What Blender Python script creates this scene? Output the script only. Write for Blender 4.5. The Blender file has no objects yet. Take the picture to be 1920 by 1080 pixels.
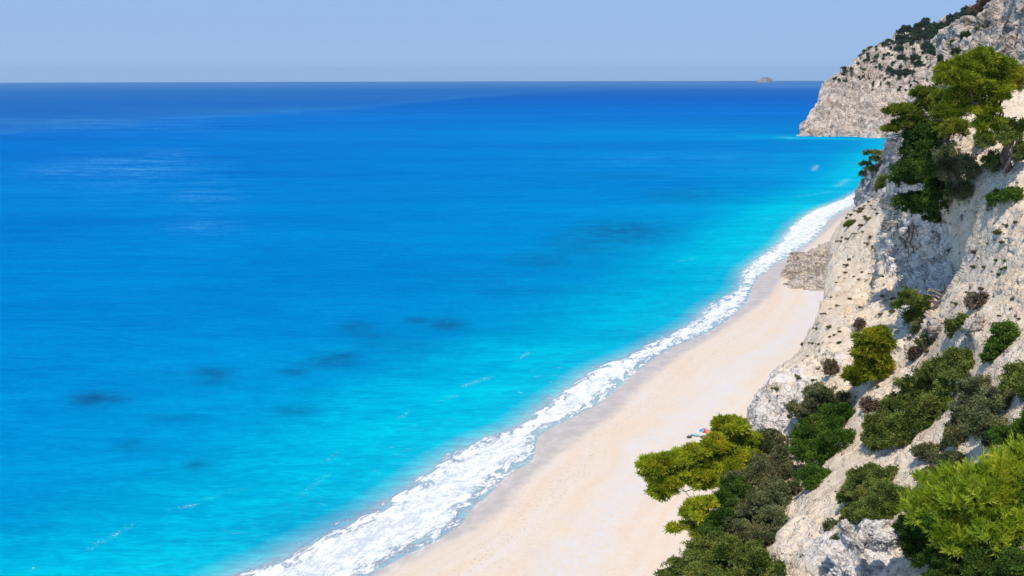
import bpy, math, random
import numpy as np
from mathutils import Vector
SC = bpy.context.scene
COL = SC.collection
R = math.radians
PI = math.pi

# ------------------------------------------------------------------ camera
H = 75.0
F = 1663.0                      # focal length in pixels of a 1920 wide frame
PITCH = math.atan(392.0 / F)
ROLL = R(0.12)
cd = bpy.data.cameras.new("camera"); cam = bpy.data.objects.new("camera", cd); COL.objects.link(cam)
cd.sensor_width = 36.0; cd.lens = F / 1920 * 36.0
cd.clip_start = 0.5; cd.clip_end = 120000
cam.location = (0, 0, H)
cam.rotation_mode = 'XYZ'
from mathutils import Matrix
cam.rotation_euler = (Matrix.Rotation(PI / 2 - PITCH, 3, 'X') @ Matrix.Rotation(-ROLL, 3, 'Z')).to_euler()
SC.camera = cam

# ------------------------------------------------------------------ sky and sun
TO_SUN = Vector((-0.17, -0.36, 0.91)).normalized()
EL = math.asin(TO_SUN.z); AZ = math.atan2(TO_SUN.x, TO_SUN.y)
w = bpy.data.worlds.new("World"); SC.world = w; w.use_nodes = True
nt = w.node_tree; nt.nodes.clear()
sky = nt.nodes.new('ShaderNodeTexSky'); sky.sky_type = 'NISHITA'; sky.sun_disc = False
sky.sun_elevation = EL; sky.sun_rotation = AZ; sky.altitude = 0
sky.air_density = 1.0; sky.dust_density = 0.3; sky.ozone_density = 3.0
bg = nt.nodes.new('ShaderNodeBackground'); bg.inputs['Strength'].default_value = 0.10
hsv = nt.nodes.new('ShaderNodeHueSaturation'); hsv.inputs['Saturation'].default_value = 0.85
gm = nt.nodes.new('ShaderNodeGamma'); gm.inputs['Gamma'].default_value = 0.75
mulc = nt.nodes.new('ShaderNodeMix'); mulc.data_type = 'RGBA'; mulc.blend_type = 'MULTIPLY'; mulc.inputs[0].default_value = 1
mulc.inputs[7].default_value = (1.02, 1.36, 1.9, 1)
wo = nt.nodes.new('ShaderNodeOutputWorld')
nt.links.new(sky.outputs[0], gm.inputs[0]); nt.links.new(gm.outputs[0], mulc.inputs[6])
hzm = nt.nodes.new('ShaderNodeMix'); hzm.data_type = 'RGBA'; 
tc = nt.nodes.new('ShaderNodeTexCoord'); sx = nt.nodes.new('ShaderNodeSeparateXYZ'); nt.links.new(tc.outputs['Generated'], sx.inputs[0])
mr = nt.nodes.new('ShaderNodeMapRange'); mr.inputs[1].default_value = 0.08; mr.inputs[2].default_value = 0.55; mr.inputs[3].default_value = 0.75; mr.inputs[4].default_value = 0.12
nt.links.new(sx.outputs[2], mr.inputs[0]); nt.links.new(mr.outputs[0], hzm.inputs[0])
low = nt.nodes.new('ShaderNodeMix'); low.data_type = 'RGBA'; low.inputs[6].default_value = (4.1, 6.5, 10.6, 1); low.inputs[7].default_value = (3.35, 5.2, 8.6, 1)
mr2 = nt.nodes.new('ShaderNodeMapRange'); mr2.interpolation_type = 'SMOOTHSTEP'; mr2.inputs[1].default_value = 0.0; mr2.inputs[2].default_value = 0.05
nt.links.new(sx.outputs[2], mr2.inputs[0]); nt.links.new(mr2.outputs[0], low.inputs[0]); nt.links.new(low.outputs[2], hzm.inputs[7])
nt.links.new(mulc.outputs[2], hzm.inputs[6]); nt.links.new(hzm.outputs[2], bg.inputs[0])
nt.links.new(bg.outputs[0], wo.inputs[0])
sl = bpy.data.lights.new("sun", 'SUN'); sl.energy = 3.9; sl.angle = R(0.5); sl.color = (1.0, 0.935, 0.85)
so = bpy.data.objects.new("sun", sl); COL.objects.link(so)
so.rotation_euler = TO_SUN.to_track_quat('Z', 'Y').to_euler()
so.location = (100, -100, 300)
SC.view_settings.view_transform = 'Standard'; SC.view_settings.look = 'None'
SC.view_settings.exposure = 0.0; SC.view_settings.gamma = 1.0
SC.cycles.max_bounces = 6; SC.cycles.diffuse_bounces = 3; SC.cycles.transparent_max_bounces = 8
SC.cycles.volume_bounces = 0

# ------------------------------------------------------------------ projection helpers (layout only)
def _ray(px, py):
    px = np.asarray(px, float); py = np.asarray(py, float)
    a = px - 960; b = py - 540
    c, s = math.cos(-ROLL), math.sin(-ROLL)
    x = a * c + b * -s * -1 * -1; y = a * s * -1 * -1 + b * c
    # picture rolled by ROLL
    x = a * c - b * s; y = a * s + b * c
    fw = F * math.cos(PITCH) - y * math.sin(PITCH)
    dn = F * math.sin(PITCH) + y * math.cos(PITCH)
    return x, fw, dn
def at(px, py, Y):
    x, fw, dn = _ray(px, py)
    k = np.asarray(Y, float) / fw
    return np.stack([x * k, fw * k, H - dn * k], -1)
def ground(px, py, z=0.0):
    x, fw, dn = _ray(px, py)
    k = (H - z) / dn
    return np.stack([x * k, fw * k, np.full_like(x * k, z)], -1)

# ------------------------------------------------------------------ numpy noise
_rs = np.random.RandomState(7)
_perm = _rs.permutation(1024).astype(np.int64)
_g = _rs.normal(size=(1024, 3)); _g /= np.linalg.norm(_g, axis=1)[:, None]
def _hash(i, j, k):
    return _perm[(_perm[(_perm[i & 1023] + j) & 1023] + k) & 1023]
def perlin(p):
    pi = np.floor(p).astype(np.int64); pf = p - pi
    u = pf * pf * pf * (pf * (pf * 6 - 15) + 10)
    out = 0
    for dx in (0, 1):
        wx = u[:, 0] if dx else 1 - u[:, 0]
        for dy in (0, 1):
            wy = u[:, 1] if dy else 1 - u[:, 1]
            for dz in (0, 1):
                wz = u[:, 2] if dz else 1 - u[:, 2]
                g = _g[_hash(pi[:, 0] + dx, pi[:, 1] + dy, pi[:, 2] + dz)]
                d = (g[:, 0] * (pf[:, 0] - dx) + g[:, 1] * (pf[:, 1] - dy) + g[:, 2] * (pf[:, 2] - dz))
                out = out + wx * wy * wz * d
    return out * 1.5
def fbm(p, scale, octv=4, rough=0.5, ridged=False):
    s = 0; a = 1.0; tot = 0; q = p / scale
    for o in range(octv):
        n = perlin(q + 17.3 * o)
        if ridged: n = 1 - 2 * np.abs(n) * 1.6
        s = s + a * n; tot += a; a *= rough; q = q * 2.07
    return s / tot
def cells(p, scale, full=False):
    """F1 and F2-F1 of a cellular noise; full: also a tilted facet per cell (fractured rock)"""
    q = p / scale; pi = np.floor(q).astype(np.int64)
    f1 = np.full(len(q), 9.0); f2 = np.full(len(q), 9.0); fac = np.zeros(len(q))
    for dx in (-1, 0, 1):
        for dy in (-1, 0, 1):
            for dz in (-1, 0, 1):
                c = pi + (dx, dy, dz); hh = _hash(c[:, 0], c[:, 1], c[:, 2])
                j = _g[hh] * 0.45 + 0.5; v = q - (c + j)
                d = np.linalg.norm(v, axis=1)
                if full:
                    m = d < f1; g = _g[(hh[m] * 7 + 3) & 1023]; fac[m] = (g * v[m]).sum(1) * 0.9 + (hh[m] / 1024.0 - 0.5) * 0.8
                f2 = np.minimum(f2, np.maximum(f1, d)); f1 = np.minimum(f1, d)
    return (f1, f2 - f1, fac) if full else (f1, f2 - f1)
def sstep(a, b, x):
    t = np.clip((x - a) / (b - a), 0, 1); return t * t * (3 - 2 * t)

# ------------------------------------------------------------------ tagging / mesh helpers
def tag(o, label=None, cat=None, group=None, kind=None):
    if label: o['label'] = label
    if cat: o['category'] = cat
    if group: o['group'] = group
    if kind: o['kind'] = kind
    return o
def mesh(name, V, faces, mat, parent=None, smooth=True, attrs=None, origin=None):
    """faces: (n,k) int array. One mesh object."""
    V = np.asarray(V, np.float64); faces = np.asarray(faces, np.int32)
    if origin is not None: V = V - np.asarray(origin)
    me = bpy.data.meshes.new(name)
    n, k = faces.shape
    me.vertices.add(len(V)); me.vertices.foreach_set('co', V.astype(np.float32).ravel())
    me.loops.add(n * k); me.loops.foreach_set('vertex_index', faces.ravel())
    me.polygons.add(n); me.polygons.foreach_set('loop_start', np.arange(0, n * k, k, dtype=np.int32))
    me.polygons.foreach_set('loop_total', np.full(n, k, np.int32))
    me.update(calc_edges=True)
    me.polygons.foreach_set('use_smooth', np.full(n, bool(smooth)))
    if attrs:
        for an, av in attrs.items():
            a = me.attributes.new(an, 'FLOAT', 'POINT'); a.data.foreach_set('value', np.asarray(av, np.float32).ravel())
    me.materials.append(mat)
    o = bpy.data.objects.new(name, me); COL.objects.link(o)
    if origin is not None and parent is None: o.location = origin
    if parent is not None: o.parent = parent
    return o
def empty(name, loc):
    o = bpy.data.objects.new(name, None); COL.objects.link(o); o.location = loc; o.empty_display_size = 0.5
    return o
def gridfaces(nr, nc):
    i = np.arange(nr - 1)[:, None] * nc + np.arange(nc - 1)[None, :]
    return np.stack([i, i + 1, i + nc + 1, i + nc], -1).reshape(-1, 4)
def gridnormals(P):
    du = np.gradient(P, axis=1); dv = np.gradient(P, axis=0)
    n = np.cross(dv, du); n /= np.linalg.norm(n, axis=2)[..., None] + 1e-9
    return n
def tubes(paths, rads, seg=6):
    V = []; Fc = []; base = 0
    for P, r in zip(paths, rads):
        P = np.asarray(P, float); n = len(P)
        if np.isscalar(r): r = np.full(n, r)
        r = np.asarray(r, float)
        T = np.gradient(P, axis=0); T /= np.linalg.norm(T, axis=1)[:, None] + 1e-9
        up = np.array([0.31, 0.17, 0.93])
        A = np.cross(T, up); A /= np.linalg.norm(A, axis=1)[:, None] + 1e-9
        B = np.cross(T, A)
        for i in range(n):
            for k in range(seg):
                a = 2 * PI * k / seg
                V.append(P[i] + r[i] * (math.cos(a) * A[i] + math.sin(a) * B[i]))
        for i in range(n - 1):
            for k in range(seg):
                k2 = (k + 1) % seg
                Fc.append((base + i * seg + k, base + i * seg + k2, base + (i + 1) * seg + k2, base + (i + 1) * seg + k))
        V.append(P[0]); V.append(P[-1]); c0 = base + n * seg; c1 = c0 + 1
        for k in range(seg):
            k2 = (k + 1) % seg
            Fc.append((c0, base + k2, base + k, c0)); Fc.append((c1, base + (n - 1) * seg + k, base + (n - 1) * seg + k2, c1))
        base = len(V)
    Fq = [f for f in Fc if len(set(f)) == 4]
    return np.array(V), np.array(Fq)

# ------------------------------------------------------------------ materials
class Mat:
    def __init__(s, name):
        s.m = bpy.data.materials.new(name); s.m.use_nodes = True; s.t = s.m.node_tree; s.t.nodes.clear()
        s.out = s.t.nodes.new('ShaderNodeOutputMaterial')
        s.geo = s.t.nodes.new('ShaderNodeNewGeometry')
    def n(s, ty, **kw):
        x = s.t.nodes.new(ty)
        for k, v in kw.items(): setattr(x, k, v)
        return x
    def put(s, sock, v):
        if isinstance(v, bpy.types.NodeSocket): s.t.links.new(v, sock)
        elif v is not None:
            if hasattr(sock.default_value, '__len__') and len(sock.default_value) == 4 and len(v) == 3: v = (*v, 1)
            sock.default_value = v
    def pos(s, scale=(1, 1, 1)):
        mp = s.n('ShaderNodeMapping'); s.put(mp.inputs[0], s.geo.outputs['Position']); mp.inputs['Scale'].default_value = scale
        return mp.outputs[0]
    def noise(s, scale, detail=4, rough=0.55, vec=None, dist=0.0):
        x = s.n('ShaderNodeTexNoise'); x.inputs['Scale'].default_value = scale; x.inputs['Detail'].default_value = detail
        x.inputs['Roughness'].default_value = rough; x.inputs['Distortion'].default_value = dist
        s.put(x.inputs['Vector'], vec if vec is not None else s.geo.outputs['Position'])
        return x.outputs['Fac']
    def voro(s, scale, feature='F1', vec=None):
        x = s.n('ShaderNodeTexVoronoi', feature=feature); x.inputs['Scale'].default_value = scale
        s.put(x.inputs['Vector'], vec if vec is not None else s.geo.outputs['Position'])
        return x.outputs['Distance']
    def attr(s, name):
        x = s.n('ShaderNodeAttribute', attribute_name=name); return x.outputs['Fac']
    def math(s, op, a, b=None, c=None, clamp=False):
        x = s.n('ShaderNodeMath', operation=op); x.use_clamp = clamp
        s.put(x.inputs[0], a)
        if b is not None: s.put(x.inputs[1], b)
        if c is not None: s.put(x.inputs[2], c)
        return x.outputs[0]
    def rng(s, v, a, b, c=0.0, d=1.0, smooth=True):
        x = s.n('ShaderNodeMapRange'); x.interpolation_type = 'SMOOTHSTEP' if smooth else 'LINEAR'
        s.put(x.inputs[0], v)
        for i, q in enumerate((a, b, c, d)): s.put(x.inputs[i + 1], q)
        return x.outputs[0]
    def mix(s, f, a, b, blend='MIX'):
        x = s.n('ShaderNodeMix', data_type='RGBA', blend_type=blend)
        s.put(x.inputs[0], f); s.put(x.inputs[6], a); s.put(x.inputs[7], b)
        return x.outputs[2]
    def ramp(s, v, stops):
        x = s.n('ShaderNodeValToRGB'); el = x.color_ramp.elements
        while len(el) > 1: el.remove(el[-1])
        el[0].position = stops[0][0]; el[0].color = (*stops[0][1], 1)
        for p, c in stops[1:]:
            e = el.new(p); e.color = (*c, 1)
        s.put(x.inputs[0], v)
        return x.outputs[0]
    def bump(s, h, dist=0.1, strength=1.0, nrm=None):
        x = s.n('ShaderNodeBump'); x.inputs['Strength'].default_value = strength; x.inputs['Distance'].default_value = dist
        s.put(x.inputs['Height'], h)
        if nrm is not None: s.put(x.inputs['Normal'], nrm)
        return x.outputs[0]
    def bsdf(s, col, rough=0.9, spec=0.2, nrm=None):
        b = s.n('ShaderNodeBsdfPrincipled')
        s.put(b.inputs['Base Color'], col); s.put(b.inputs['Roughness'], rough); s.put(b.inputs['Specular IOR Level'], spec)
        if nrm is not None: s.put(b.inputs['Normal'], nrm)
        s.t.links.new(b.outputs[0], s.out.inputs[0]); return b
def lin(r, g, b):
    f = lambda c: (c / 255 / 12.92) if c / 255 <= 0.04045 else ((c / 255 + 0.055) / 1.055) ** 2.4
    return (f(r), f(g), f(b))

def rock_mat(name, ca, cb, cc, sc=1.0, strata=0.0, use_attr=False, earth=None, bumpd=0.25):
    m = Mat(name)
    n1 = m.noise(0.10 * sc, 6, 0.6); n2 = m.noise(0.8 * sc, 7, 0.65); n3 = m.noise(4.0 * sc, 5, 0.7)
    v1 = m.voro(0.9 * sc); nz = m.n('ShaderNodeTexNoise'); nz.inputs['Scale'].default_value = 0.6 * sc; nz.inputs['Detail'].default_value = 5; m.put(nz.inputs['Vector'], m.geo.outputs['Position'])
    dv = m.n('ShaderNodeVectorMath', operation='MULTIPLY_ADD'); m.put(dv.inputs[0], nz.outputs['Color']); dv.inputs[1].default_value = (5.5 / sc, 5.5 / sc, 7.0 / sc); m.put(dv.inputs[2], m.pos((1, 1, 0.55)))
    crack = m.voro(0.42 * sc, 'DISTANCE_TO_EDGE', dv.outputs[0]); crack2 = m.voro(1.3 * sc, 'DISTANCE_TO_EDGE', dv.outputs[0])
    col = m.mix(m.rng(n1, 0.38, 0.62), ca, cb)
    col = m.mix(m.rng(n2, 0.50, 0.68), col, cc)
    if use_attr:
        e = m.noise(0.5, 5, 0.6); e2 = m.noise(2.6, 6, 0.7)
        ec = m.mix(m.rng(e, 0.35, 0.65), earth[0], earth[1]); ec = m.mix(m.math('MULTIPLY', m.rng(e2, 0.50, 0.68), 0.8), ec, earth[2])
        a = m.math('ADD', m.attr('rock'), m.math('MULTIPLY', m.math('SUBTRACT', n2, 0.5), 1.1))
        f = m.rng(a, 0.35, 0.65)
        col = m.mix(f, ec, col)
    # stains and lichen with a shape of their own
    st = m.rng(m.noise(1.7 * sc, 8, 0.75, m.pos((1, 1, 0.35))), 0.57, 0.70)
    col = m.mix(m.math('MULTIPLY', st, 0.38), col, tuple(c * 0.42 for c in cc))
    lt = m.rng(n3, 0.56, 0.70); col = m.mix(m.math('MULTIPLY', lt, 0.35), col, (0.64, 0.59, 0.52))
    dk = m.rng(m.noise(7.0 * sc, 4, 0.7), 0.60, 0.70); col = m.mix(m.math('MULTIPLY', dk, 0.12), col, (0.14, 0.12, 0.10))
    gate = m.rng(m.noise(0.35 * sc, 4, 0.6), 0.40, 0.60)
    if use_attr: gate = m.math('MULTIPLY', gate, m.rng(f, 0, 1, 0.10, 1.0))
    ck = m.math('MAXIMUM', m.rng(crack, 0.045, 0.0), m.math('MULTIPLY', m.rng(crack2, 0.04, 0.0), 0.4))
    col = m.mix(m.math('MULTIPLY', m.math('MULTIPLY', ck, gate), 0.34), col, tuple(c * 0.35 for c in cc))
    och = m.rng(m.noise(0.22 * sc, 5, 0.65, m.pos((1, 1, 0.6)), 0.5), 0.56, 0.68); col = m.mix(m.math('MULTIPLY', och, 0.45), col, (0.56, 0.40, 0.26))
    h = m.math('ADD', m.math('MULTIPLY', n2, 1.6), m.math('MULTIPLY', n3, 0.6))
    h = m.math('SUBTRACT', h, m.math('MULTIPLY', m.math('MULTIPLY', ck, gate), 0.8))
    h = m.math('ADD', h, m.math('MULTIPLY', m.rng(crack, 0.0, 0.08), 0.35))
    if strata:
        sv = m.noise(1.0, 4, 0.6, m.pos((0.12 * sc, 0.12 * sc, 1.3 * sc)))
        h = m.math('ADD', h, m.math('MULTIPLY', sv, strata))
    m.bsdf(col, 0.95, 0.08, m.bump(h, bumpd / sc, 1.0))
    return m.m

M = {}
M['earth'] = rock_mat('pale_hillside', (.88, .80, .69), (.78, .705, .61), (.50, .43, .35), 1.0, 0.3, True,
                      ((.84, .705, .53), (.76, .605, .42), (.62, .45, .30)), 0.16)
M['cliff'] = rock_mat('limestone_cliff', (.87, .76, .62), (.76, .67, .56), (.44, .37, .30), 0.5, 0.6, bumpd=.6)
M['headland'] = rock_mat('headland_rock', (.84, .71, .57), (.70, .60, .49), (.40, .33, .265), 0.16, 1.0, bumpd=.4)
M['spur'] = rock_mat('grey_limestone', (.64, .615, .575), (.54, .525, .50), (.27, .26, .25), 0.3, 1.0, bumpd=.5)
M['block'] = rock_mat('layered_rock', (.82, .68, .53), (.72, .62, .51), (.40, .32, .255), 0.5, 2.0, bumpd=.5)
M['boulder'] = rock_mat('white_limestone', (.86, .80, .715), (.76, .70, .625), (.46, .40, .335), 2.2, 0.2, bumpd=0.3)

def leaf_mat(name, ca, cb, dry=None, trans=0.35):
    m = Mat(name)
    t = m.attr('tint')
    col = m.mix(t, ca, cb)
    if dry is not None: col = m.mix(m.rng(m.noise(0.9, 3, 0.6), 0.58, 0.68), col, dry)
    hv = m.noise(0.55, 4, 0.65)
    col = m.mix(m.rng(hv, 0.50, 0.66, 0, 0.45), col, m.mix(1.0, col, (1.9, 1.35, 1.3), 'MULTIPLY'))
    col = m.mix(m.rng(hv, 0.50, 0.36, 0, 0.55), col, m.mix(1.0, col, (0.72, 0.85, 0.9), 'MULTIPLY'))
    d = m.n('ShaderNodeBsdfDiffuse'); m.put(d.inputs[0], col)
    tr = m.n('ShaderNodeBsdfTranslucent'); m.put(tr.inputs[0], col)
    mx = m.n('ShaderNodeMixShader'); mx.inputs[0].default_value = trans
    m.t.links.new(d.outputs[0], mx.inputs[1]); m.t.links.new(tr.outputs[0], mx.inputs[2]); m.t.links.new(mx.outputs[0], m.out.inputs[0])
    return m.m
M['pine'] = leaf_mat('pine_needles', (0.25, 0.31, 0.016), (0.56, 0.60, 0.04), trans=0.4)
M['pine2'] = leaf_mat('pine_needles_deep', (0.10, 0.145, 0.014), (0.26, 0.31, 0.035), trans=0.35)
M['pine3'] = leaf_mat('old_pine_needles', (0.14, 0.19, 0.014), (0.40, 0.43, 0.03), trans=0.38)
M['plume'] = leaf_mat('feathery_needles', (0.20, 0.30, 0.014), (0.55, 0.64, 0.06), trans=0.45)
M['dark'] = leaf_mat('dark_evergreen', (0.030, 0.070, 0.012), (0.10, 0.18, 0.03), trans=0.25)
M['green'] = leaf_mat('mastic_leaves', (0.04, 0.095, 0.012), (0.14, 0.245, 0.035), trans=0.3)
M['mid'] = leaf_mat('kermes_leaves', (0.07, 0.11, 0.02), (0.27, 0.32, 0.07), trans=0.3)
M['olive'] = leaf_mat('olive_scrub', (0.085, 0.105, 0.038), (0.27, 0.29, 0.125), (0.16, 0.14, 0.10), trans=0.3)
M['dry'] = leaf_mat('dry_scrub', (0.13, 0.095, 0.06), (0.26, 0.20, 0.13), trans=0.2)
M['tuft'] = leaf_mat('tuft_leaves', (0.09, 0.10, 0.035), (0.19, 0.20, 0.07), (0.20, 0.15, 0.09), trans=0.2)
M['far'] = leaf_mat('far_scrub', (0.040, 0.068, 0.030), (0.085, 0.12, 0.05), trans=0.15)
mb = Mat('bark'); mb.bsdf(mb.mix(mb.rng(mb.noise(6, 5, 0.6, mb.pos((1, 1, 0.3))), 0.4, 0.6), (0.09, 0.06, 0.045), (0.19, 0.14, 0.11)), 0.95, 0.1,
                          mb.bump(mb.noise(12, 4), 0.05)); M['bark'] = mb.m
mb = Mat('bleached_wood'); mb.bsdf(mb.mix(mb.rng(mb.noise(5, 5, 0.6), 0.4, 0.6), (0.30, 0.26, 0.22), (0.16, 0.13, 0.11)), 0.9, 0.1); M['dead'] = mb.m

# ------------------------------------------------------------------ shore curves, in metres on the water plane
def gcurve(pts, z=0.0):
    a = np.array(pts, float); g = ground(a[:, 0], a[:, 1], z)[:, :2]
    # refine with Catmull-Rom
    out = []
    for i in range(len(g) - 1):
        p0 = g[max(i - 1, 0)]; p1 = g[i]; p2 = g[i + 1]; p3 = g[min(i + 2, len(g) - 1)]
        for t in np.linspace(0, 1, 4, endpoint=False):
            out.append(0.5 * ((2 * p1) + (-p0 + p2) * t + (2 * p0 - 5 * p1 + 4 * p2 - p3) * t * t + (-p0 + 3 * p1 - 3 * p2 + p3) * t ** 3))
    out.append(g[-1]); return np.array(out)
FAR = [(1640, 345), (1668, 310), (1690, 280), (1720, 268)]
OUT_ = gcurve([(-140, 1400), (200, 1200), (435, 1080), (515, 1050), (550, 1030), (645, 985), (730, 935), (780, 900), (820, 870), (880, 835),
               (920, 818), (968, 798), (1025, 755), (1070, 725), (1110, 695), (1185, 664), (1245, 633), (1300, 604), (1318, 584), (1352, 563), (1385, 541),
               (1398, 505), (1458, 460), (1480, 432), (1520, 400), (1578, 377), (1600, 366)] + FAR)
SWASH = gcurve([(230, 1400), (510, 1200), (690, 1080), (750, 1045), (820, 1010), (865, 980), (882, 953), (920, 922), (950, 890), (993, 866),
                (1002, 842), (1012, 815), (1058, 790), (1120, 758), (1185, 705), (1245, 661), (1315, 630), (1362, 602), (1398, 570), (1414, 534),
                (1440, 508), (1478, 482), (1530, 448), (1560, 412), (1600, 388)] + [(1646, 352), (1672, 315), (1694, 284), (1724, 270)])
WET = gcurve([(280, 1400), (545, 1200), (715, 1080), (775, 1048), (850, 1012), (905, 985), (945, 955), (985, 905), (1040, 860), (1100, 820), (1160, 772),
              (1205, 724), (1250, 690), (1290, 662), (1370, 612), (1420, 578), (1452, 550), (1470, 515), (1500, 478), (1540, 446), (1575, 415), (1604, 396)]
             + [(1650, 358), (1676, 318), (1698, 288), (1728, 272)])
HEADC = np.vstack([ground(np.array([1675., 1660., 1580., 1497.]), np.array([280., 264., 263., 261.]))[:, :2]])
def pdist(P, poly):
    """signed distance in metres, positive on the sea (left) side of the curve"""
    best = np.full(len(P), 1e18); sg = np.ones(len(P))
    for i in range(len(poly) - 1):
        a = poly[i]; b = poly[i + 1]; d = b - a; L = d @ d
        q = P - a; t = np.clip((q @ d) / L, 0, 1)
        e = q - t[:, None] * d; dd = (e ** 2).sum(1)
        cr = d[0] * q[:, 1] - d[1] * q[:, 0]
        m = dd < best; best[m] = dd[m]; sg[m] = np.where(cr[m] >= 0, 1, -1)
    return np.sqrt(best) * sg

# ------------------------------------------------------------------ sea
def polar(r0, r1, nr, a0, a1, na):
    r = r0 * (r1 / r0) ** (np.arange(nr) / (nr - 1)); a = np.radians(np.linspace(a0, a1, na))
    rr, aa = np.meshgrid(r, a, indexing='ij')
    return np.stack([rr * np.sin(aa), rr * np.cos(aa)], -1)
NR, NA = 520, 700
G = polar(55, 30000, NR, -62, 62, NA); P2 = G.reshape(-1, 2)
dA = pdist(P2, OUT_); dB = pdist(P2, SWASH); dC = np.minimum(np.maximum(dA, 0), np.abs(pdist(P2, HEADC)) + 24)
p3 = np.column_stack([P2, np.zeros(len(P2))])
foam = np.minimum(-dA, dB)
near = np.clip(1 - np.hypot(P2[:, 0], P2[:, 1]) / 900, 0, 1)
reef = np.zeros(len(P2))
for (px, py, rx, ry, s) in [(185, 745, 48, 13, 1), (160, 752, 30, 8, .6), (255, 833, 34, 9, .8), (375, 870, 30, 10, .8), (400, 697, 40, 12, .75), (390, 712, 30, 7, .6), (552, 696, 30, 7, .7),
                            (628, 672, 45, 12, 1), (610, 680, 60, 10, .4), (555, 768, 36, 9, .6), (670, 612, 30, 12, .6), (690, 628, 40, 8, .4), (838, 606, 34, 11, .8), (790, 600, 40, 6, .6),
                            (740, 645, 80, 16, .35), (1170, 435, 95, 20, .7), (1110, 460, 80, 18, .5), (1020, 488, 60, 16, .4), (1280, 365, 70, 12, .35), (1000, 545, 90, 12, .2), (320, 780, 40, 8, .3),
                            (900, 520, 90, 10, .25), (300, 700, 60, 8, .2), (1180, 330, 90, 8, .25)]:
    c = ground(px, py)[:2]; ax = ground(px + rx, py)[:2] - c; ay = ground(px, py - ry)[:2] - c
    Mx = np.linalg.inv(np.stack([ax, ay], 1)); q = (P2 - c) @ Mx.T
    reef = np.maximum(reef, s * np.exp(-(q ** 2).sum(1) ** 1.3 * 0.8))
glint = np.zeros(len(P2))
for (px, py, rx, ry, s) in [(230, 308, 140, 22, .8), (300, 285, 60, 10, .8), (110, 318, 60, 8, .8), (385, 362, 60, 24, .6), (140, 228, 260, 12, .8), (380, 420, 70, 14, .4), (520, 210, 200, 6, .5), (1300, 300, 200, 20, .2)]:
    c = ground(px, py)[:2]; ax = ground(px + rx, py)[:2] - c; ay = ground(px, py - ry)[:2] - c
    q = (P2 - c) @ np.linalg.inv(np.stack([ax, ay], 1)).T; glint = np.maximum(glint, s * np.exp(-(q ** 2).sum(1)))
wisp = np.zeros(len(P2))
for (x0, y0, x1, y1, wm, s) in [(1526, 322, 1534, 312, 2.2, 1), (1500, 370, 1560, 362, 1.2, .8), (1505, 371, 1515, 372, 1.5, 1), (1572, 352, 1590, 338, 3, .8), (1583, 305, 1600, 308, 2, .7),
                                (1468, 259, 1496, 262, 5, .9), (1496, 265, 1655, 267, 3, .5), (1264, 492, 1308, 486, 0.9, .7), (1222, 512, 1240, 508, 0.9, .4), (560, 930, 612, 888, .8, .45), (604, 868, 632, 848, .7, .55),
                                (340, 950, 362, 946, .5, .9), (165, 1025, 240, 985, .5, .8), (60, 1062, 80, 1050, .4, .7), (745, 785, 765, 772, .5, .7), (830, 748, 860, 740, .8, .6), (868, 724, 920, 706, .8, .8),
                                (975, 672, 990, 660, .6, .8), (300, 960, 480, 905, .9, .35), (1330, 460, 1350, 452, 1, .4), (1395, 415, 1430, 405, 1.2, .4), (590, 820, 700, 800, .8, .2),
                                (1500, 300, 1512, 299, 2, .4), (1620, 290, 1640, 283, 3, .5), (1550, 335, 1560, 333, 2, .4)]:
    a = ground(x0, y0)[:2]; b = ground(x1, y1)[:2]; d = b - a; q = P2 - a
    t = np.clip((q @ d) / (d @ d), 0, 1); dd = np.hypot(*(q - t[:, None] * d).T)
    wisp = np.maximum(wisp, s * np.exp(-(dd / (wm * 1.6)) ** 2))
# breaking surf stands a little above the water plane
surf = 0.8 * np.exp(-((-dA - 1.6) / 1.3) ** 2) * sstep(-.2, .3, fbm(p3, 14.0, 2)) + 0.30 * sstep(0.0, 3.0, foam) * (0.5 + fbm(p3, 4.0, 3)) + 0.15 * sstep(0, 2, foam)
surf *= sstep(-1, 4, dB) * (P2[:, 1] < 700)
zz = np.maximum(surf, 0)
swell = 0.16 * fbm(p3 * np.array([1, 2.2, 1]), 9.0, 3) * near * sstep(0, 12, dA)
V = np.column_stack([P2, zz + swell])
_b = np.array([(-300, 262), (0, 243), (300, 222), (700, 199), (900, 180), (1400, 164), (1920, 157), (2300, 156)], float); _g2 = ground(_b[:, 0], _b[:, 1])
_ang = np.arctan2(_g2[:, 0], _g2[:, 1]); _rad = np.log(np.hypot(_g2[:, 0], _g2[:, 1]))
_u = np.log(np.hypot(P2[:, 0], P2[:, 1])) - np.interp(np.arctan2(P2[:, 0], P2[:, 1]), _ang, _rad)
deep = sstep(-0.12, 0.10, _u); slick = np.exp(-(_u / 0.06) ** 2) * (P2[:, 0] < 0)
m = Mat('sea_water')
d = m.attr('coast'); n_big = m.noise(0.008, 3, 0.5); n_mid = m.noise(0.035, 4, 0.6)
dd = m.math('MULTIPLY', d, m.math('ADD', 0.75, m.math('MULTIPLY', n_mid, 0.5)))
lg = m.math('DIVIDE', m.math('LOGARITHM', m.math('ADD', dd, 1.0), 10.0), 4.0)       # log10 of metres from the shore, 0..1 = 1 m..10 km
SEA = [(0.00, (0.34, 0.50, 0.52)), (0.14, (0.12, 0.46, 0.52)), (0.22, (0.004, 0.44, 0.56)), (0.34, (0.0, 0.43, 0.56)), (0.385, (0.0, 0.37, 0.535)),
       (0.44, (0.0, 0.265, 0.50)), (0.52, (0.0, 0.212, 0.48)), (0.64, (0.0, 0.180, 0.47)), (0.75, (0.0, 0.140, 0.46)), (0.85, (0.0, 0.100, 0.38)), (0.93, (0.004, 0.11, 0.36)), (1.0, (0.07, 0.21, 0.46))]  # last stops paler: grazing sky reflection painted in towards the horizon
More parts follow.
